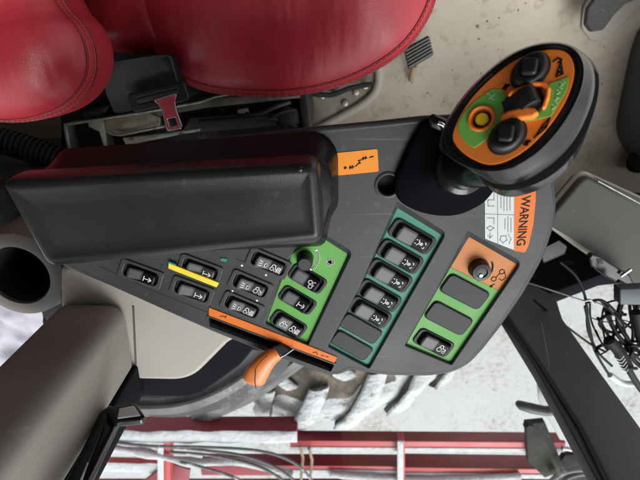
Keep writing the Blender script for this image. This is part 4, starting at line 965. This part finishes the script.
link_bm('handle', bm, mat('lever_orange', (.56, .145, .02), .38, var=.10, vscale=40, dirt=(.45, .14, .03), dscale=50, dthr=.62, bump=.2, bscale=80), t, 60)
tube('mould_seam', catmull([P(x, y, ZC+.0235) for x, y in ((256, 389), (255, 381), (255.5, 374), (256, 368), (262, 360), (268, 355))], 5), .0004, M['ink'], t)
hexa('stem', [P(271, 347, ZC+.013), P(282, 358, ZC+.013), P(293, 351, ZC+.004), P(281, 343, ZC+.004)], [P(271, 347, ZC+.004), P(282, 358, ZC+.004), P(293, 351, ZC-.012), P(281, 343, ZC-.012)], M['plast_d'], t, .002)
tube('metal_edge', [P(277.5, 359, ZC+.014), P(285, 355, ZC+.011), P(293.5, 349.3, ZC+.004)], .0006, M['chrome'], t)

# ================================================================== armrest
t = thing('armrest', 'black vinyl armrest box with padded lid lying over the console', 'armrest', P(180, 210, ZC+.001))
rb = resample(round_poly(WP([(30, 190), (62, 150), (70, 148), (315, 131.5), (329, 137), (338, 152), (338.5, 205), (331, 217), (325, 246), (75, 256)], ZC+.001), [.004, .01, .01, .02, .02, .02, .02, .01, .01, .01], 5), 150)
rt = resample(round_poly(WP([(8, 190), (2, 181), (10, 179), (305, 160.5), (322, 160), (331, 172), (333, 200), (328, 214), (321, 244), (55, 258)], .792), [.004, .01, .01, .02, .02, .02, .02, .01, .01, .01], 5), 150)
mid_ = [a.lerp(b, .12)*1 for a, b in zip(rb, rt)]
def ins(r, d):
    c = sum(r, Vector((0, 0)))/len(r); return [c+(p-c)*(1-d/max(.01, (p-c).length)) for p in r]
loft('storage_base', [[Vector((p.x, p.y, z)) for p in r] for r, z in ((rb, ZC+.001), ([a.lerp(b, .9) for a, b in zip(rb, rt)], .787), (rt, .7905), (ins(rt, .002), .792))], mat('armrest_base', (.005, .005, .006), .35, bump=.15, bscale=900, bdist=.0003, spec=.12), t, 40)
pad_t = [(-4, 181.5), (318, 163), (324, 243), (46, 270)]
zt = .832
o1 = round_poly(WP(pad_t, zt), [.006, .010, .010, .012], 8)
def off(r, k): 
    n = len(r); out = []
    for i in range(n):
        a, b, c = r[i-1], r[i], r[(i+1) % n]; tt = (c-a).normalized(); out.append(b+Vector((tt.y, -tt.x))*k)
    return out
o1 = resample(o1, 200)
if area2(o1) < 0: o1 = o1[::-1]
rings = []
for d, z in ((.0, .797), (.0, .797), (-.002, .795),):
    pass
prof = [(-.004, .796), (.0, .798), (.0012, .803), (.0008, .815), (-.0005, .825), (-.0022, .8285), (-.0048, .8305), (-.0075, .8308), ]
ma, mb = WF.px(60, 226, zt), WF.px(290, 205, zt)
def med(p, k):
    d = mb-ma; u = max(0, min(1, (p-ma).dot(d)/d.dot(d))); return p.lerp(ma+d*u, k)
o2 = off(o1, -.0075)
loft('padded_lid', [[Vector((p.x, p.y, z)) for p in off(o1, d)] for d, z in prof]+[[Vector((q.x, q.y, z)) for q in [med(p, k) for p in o2]] for k, z in ((.08, .8303), (.16, .8297), (.5, .8295), (.97, .8296))], M['arm'], t, 50)
link('stud', lathe_mesh([(0, .004), (.0018, .0035), (.0022, 0)], Fr(P(300, 168.5, .831), (1, 0, 0)), 12), M['gloss'], t)

# ================================================================== joystick
t = thing('joystick', 'black joystick with tilted orange and green button face above the console', 'joystick', P(440, 180, ZC))
bo = [(402, 158), (414, 134), (426, 119), (440, 120), (470, 125), (492, 150), (496, 180), (486, 198), (470, 209), (452, 214.5), (430, 213.5), (410, 207), (397, 197), (394, 180)]
b0 = smooth_closed(WP(bo, ZC+.001), 90); c0 = sum(b0, Vector((0, 0)))/90
nb = P(462, 158, ZC+.02).to_2d()
loft('boot', [[Vector((q.x, q.y, z)) for q in [p.lerp(nb, k) for p in b0]] for k, z in ((0, ZC+.0005), (-.0, ZC+.004), (.02, ZC+.0065), (.08, ZC+.0085), (.25, ZC+.011), (.45, ZC+.016), (.62, ZC+.026), (.72, ZC+.036))], M['boot'], t, 60)
hexa('pivot_tab', [P(x, y, ZC+.02) for x, y in ((428, 117), (433, 113), (452, 122), (449, 131), (440, 132), (430, 127))], [P(x, y, ZC+.004) for x, y in ((428, 117), (433, 113), (452, 122), (449, 131), (440, 132), (430, 127))], M['gloss'], t, .003)
tube('pivot_ring', [p for p in catmull([P(438, 123, ZC+.022), P(443, 125, ZC+.023), P(445, 129, ZC+.022)], 4)], .0018, M['chrome'], t)
n_ = Vector((-.50, .42, .76)).normalized(); O = P(520, 105, .868)
J = Fr(O, P(560, 70, .868)-O, n_)
def jl(pts, h): return [J.px(x, y, h) for x, y in pts]
rimp = [(442, 148), (443, 134), (450, 118), (464, 98), (484, 76), (508, 57), (532, 46), (556, 43), (574, 48), (584, 62), (584, 82), (575, 106), (559, 131), (537, 154), (512, 168.5), (492, 172.5), (472, 169), (453, 160)]
def ringJ(pts, h, N=120): return smooth_closed(jl(pts, h), N)
bodyA = [(440, 150), (441.5, 133), (449, 116.5), (463, 96), (483.5, 74.5), (507.5, 55.5), (532, 45), (557, 42), (578, 49), (592, 64), (595, 86), (588, 113), (573, 142), (550, 166), (521, 182), (497, 184), (478, 175), (457, 161)]
bodyB = [(446, 152), (447, 136), (454, 120), (468, 100), (488, 79), (510, 60), (534, 50), (560, 47), (584, 54), (597.5, 70), (598.5, 93), (591, 121), (576, 151), (552, 175), (524, 188), (500, 190), (482, 181), (462, 163)]
bodyC = [(454, 155), (455, 141), (461, 126), (474, 107), (493, 87), (514, 69), (537, 59), (562, 55), (584, 61), (595, 75), (596, 98), (589, 127), (575, 158), (553, 182), (527, 194), (505, 196.5), (487, 187), (468, 167)]
def w3(r, h): return [J.w(p.x, p.y, h) for p in r]
cen = sum(ringJ(rimp, 0), Vector((0, 0)))/120
sh = lambda r, k, dv=Vector((0, 0)): [cen+dv+(p-cen)*k for p in r]
rim0 = ringJ(rimp, 0); oa = [(453, 139), (455, 128), (462, 113), (474, 96), (491, 79), (512, 63), (534, 53), (555, 50), (568, 54), (574, 66), (573, 82), (565, 103), (550, 126), (530, 147), (508, 161), (490, 165), (474, 160), (460, 150)]
inn = ringJ(oa, -.0005)
loft('grip_shell', [w3(sh(inn, .96), -.002), w3(inn, -.0008), w3([a.lerp(b, .5) for a, b in zip(inn, rim0)], .0012), w3(sh(rim0, .985), .0008), w3(rim0, -.0015), w3([a.lerp(b, .6) for a, b in zip(rim0, ringJ(bodyA, -.013))], -.007), w3(ringJ(bodyA, -.014), -.014), w3(ringJ(bodyA, -.019), -.0195)], mat('grip_black', (.004, .004, .0045), .22, bump=.2, bscale=900, bdist=.0003, spec=.4), t, 50)
loft('grip_underside', [w3(sh(ringJ(bodyA, -.0185), .985), -.0188), w3(sh(ringJ(bodyB, -.020), .997), -.0202), w3(ringJ(bodyB, -.024), -.024), w3(ringJ(bodyC, -.032), -.032), w3(sh(ringJ(bodyC, -.037), .9), -.038), w3(sh(ringJ(bodyC, -.038), .7), -.043)], mat('grip_grey', (.012, .0125, .013), .16, bump=.2, bscale=900, bdist=.0003), t, 50)
JO = mat('grip_orange', (.88, .23, .035), .4, spec=.25, var=.05, vscale=40); JG = mat('grip_green', (.17, .50, .085), .4, spec=.25)  # brighter copies of the panel colours, making up for low light on the face
face = plate('face_plate', J, inn, [circ(.0062, *J.px(481.5, 118.5), n=32)], -.0015, .0008, JO, t, .0006)
gl = [(493, 88.5), (502, 90), (507.5, 97.5), (504, 105), (501, 116), (502, 123), (494, 131), (483, 142), (474, 148), (466, 143), (459.5, 134), (457.5, 125.6), (463, 114), (472, 103)]
plate('green_field', J, jl(gl, .001), [circ(.0078, *J.px(481.5, 118.5, .001), n=32)], .0002, .0012, JG, face, .0002)
gr = [(549.5, 83.4), (569, 76.5), (567, 90), (558.5, 104), (551, 116), (536, 120), (520, 123), (505, 122), (520, 119), (540, 112), (545, 104)]
plate('green_field', J, jl(gr, .001), [], .0002, .0012, JG, face, .0002)
b_ = J.px(481.5, 118.5, .001)
fb = Fr(J.w(b_.x, b_.y, 0), J.X, J.N)
link('button_bezel', lathe_mesh([(.0056, -.005), (.0062, .0006), (.0078, .0026), (.0088, .0022), (.0096, .0004)], fb, 36), JO, t)
link('button_well', lathe_mesh([(.0062, .001), (.0058, -.0045), (0, -.0045)], fb, 32), mat('brown_well', (.30, .09, .02), .6), t)
link('yellow_button', lathe_mesh([(0, .0018), (.0034, .0016), (.0044, .0006), (.0044, -.005)], Fr(J.w(b_.x-.0, b_.y, -.0005), J.X, J.N), 28), M['btn'], t)
def dome(px, py, ang, lab):
    q = J.px(px, py, .001); d = Vector((math.cos(ang), math.sin(ang)))
    f = Fr(J.w(q.x, q.y, 0), J.X*d.x+J.Y*d.y, J.N)
    rings = []
    for r, z in ((1.08, .0005), (1.06, .002), (1.0, .0022), (.97, .0045), (.9, .0062), (.74, .0072), (.55, .0068), (.3, .0052), (.03, .0046)):
        rg_ = []
        for k in range(48):
            a = 2*math.pi*k/48; dd = .0009*abs(math.sin(a*1.0)) if r > .5 else 0
            rg_.append(f.w(r*.0125*math.cos(a), r*.0100*math.sin(a), z+(.0012*math.cos(a)**2 if .4 < r < .95 else 0)-dd*.5))
        rings.append(rg_)
    o = loft('thumb_button', rings, M['boot'] if False else mat('button_black', (.005, .0055, .006), .5, bump=.2, bscale=700), t, 50); o['label'] = lab
    qf = Fr(f.w(.0005, 0, 0), f.X*.8+f.Y*.6, f.N); plate('button_crest', qf, rrect(.0115, .0098, .0030), [], .005, .0098, MATS['button_black'], o, .0022, 4)
dome(530, 71.5, 0.05, 'upper oval black thumb button'); dome(507, 136.5, 0.05, 'lower oval black thumb button')
# centre rocker between orange guards
def jp(name, pts, h0, h1, m, bev=.001, par=None): return plate(name, J, round_poly(jl(pts, h1), .0015, 4), [], h0, h1, m, par or t, bev)
jp('guard', [(507, 93.5), (511, 89), (535, 80.5), (545, 81), (550.5, 87), (549, 97), (545, 107), (541.5, 108), (545, 95), (545.5, 89), (541, 85), (534, 84.5), (513, 93), (508.5, 97)], .0, .006, JO, .0016)
jp('guard', [(501, 114), (508, 110), (526, 105), (534, 107), (539, 112), (533, 117), (518, 119), (505, 122), (500, 119)], .0, .0065, JO, .0018)
jp('rocker_well', [(505, 98), (540, 86), (545, 100), (538, 112), (503, 118)], .0004, .0018, M['black'], .0003)
prof = [(-.0115, .001), (-.0112, .0045), (-.004, .0055), (.0005, .0095), (.0040, .0105), (.0075, .0095), (.0098, .0055), (.0102, .001)]
q = J.px(522.5, 102, .003); d = (J.px(541, 92, .003)-J.px(505, 110, .003)).normalized()
f = Fr(J.w(q.x, q.y, 0), J.X*d.x+J.Y*d.y, J.N)
bm = bmesh.new(); A_ = [bm.verts.new(f.w(x, -.0062, z)) for x, z in prof]; B_ = [bm.verts.new(f.w(x, .0062, z)) for x, z in prof]
bm.faces.new(A_); bm.faces.new(B_[::-1])
for i in range(len(prof)): bm.faces.new((A_[i], B_[i], B_[(i+1) % len(prof)], A_[(i+1) % len(prof)]))
bmesh.ops.recalc_face_normals(bm, faces=bm.faces[:]); bmesh.ops.bevel(bm, geom=bm.edges[:], offset=.0007, segments=3, affect='EDGES', clamp_overlap=True, profile=.5)
link_bm('centre_rocker', bm, M['gloss'] if False else MATS['button_black'], t, 40)
# printed signs on the face
def js(name, lines, m, wd=.0008, h=.0008): link(name, join(strokes(J, [[J.px(x, y, h) for x, y in l] for l in lines], wd, h-.0002, h+.0003)), m, face, None)
js('printed_sign', [[(553, 62), (558, 58), (562, 60), (558, 63)], [(556, 77), (561, 61), (563, 74), (556, 77)], [(557, 71), (563, 74)], [(559, 66), (562, 70), (556, 75)]], M['ink'], .0008)
js('printed_sign', [[(536, 136), (543, 125), (550, 118), (546, 128), (536, 136)], [(541, 129), (547, 125)], [(534, 138), (538, 134)]], M['ink'], .0008)
js('printed_sign', [[(503, 88.5), (509, 85)], [(505.5, 89.5), (505.5, 84.8)]], M['ink'], .0016)
js('printed_sign', [[(524, 144.5), (530, 141)], [(527, 145), (526.5, 141)]], M['ink'], .0016)
js('printed_glyph', [[(560, 82), (563, 84), (560, 87), (562, 89)], [(557, 90), (560, 92), (557, 94)], [(556, 97), (559, 98), (555, 100), (557, 103)], [(552, 104), (555, 107), (552, 109)], [(563, 80), (565, 83)]], mat('pale_green_print', (.45, .68, .42), .5), .0006, .0013)
js('printed_glyph', [[(487, 93), (492, 96), (489, 99)], [(492, 96), (495, 94)], [(491, 98), (494, 100)]], MATS['pale_green_print'], .0006, .0013)
# stem collar
sa = P(463, 168, ZC+.026); sb_ = J.w(*(cen+Vector((-.02, -.01))), -.036)
zax = (sb_-sa).normalized(); f = Fr(sa, Vector((1, 0, 0)), zax); Ls = (sb_-sa).length
link('stem', lathe_mesh([(.0, -.014), (.0235, -.014), (.0245, -.006), (.0235, -.001), (.0195, .001), (.0185, .006), (.0190, .012), (.0195, Ls*.6), (.020, Ls), (0, Ls)], f, 40), M['gloss'], t)
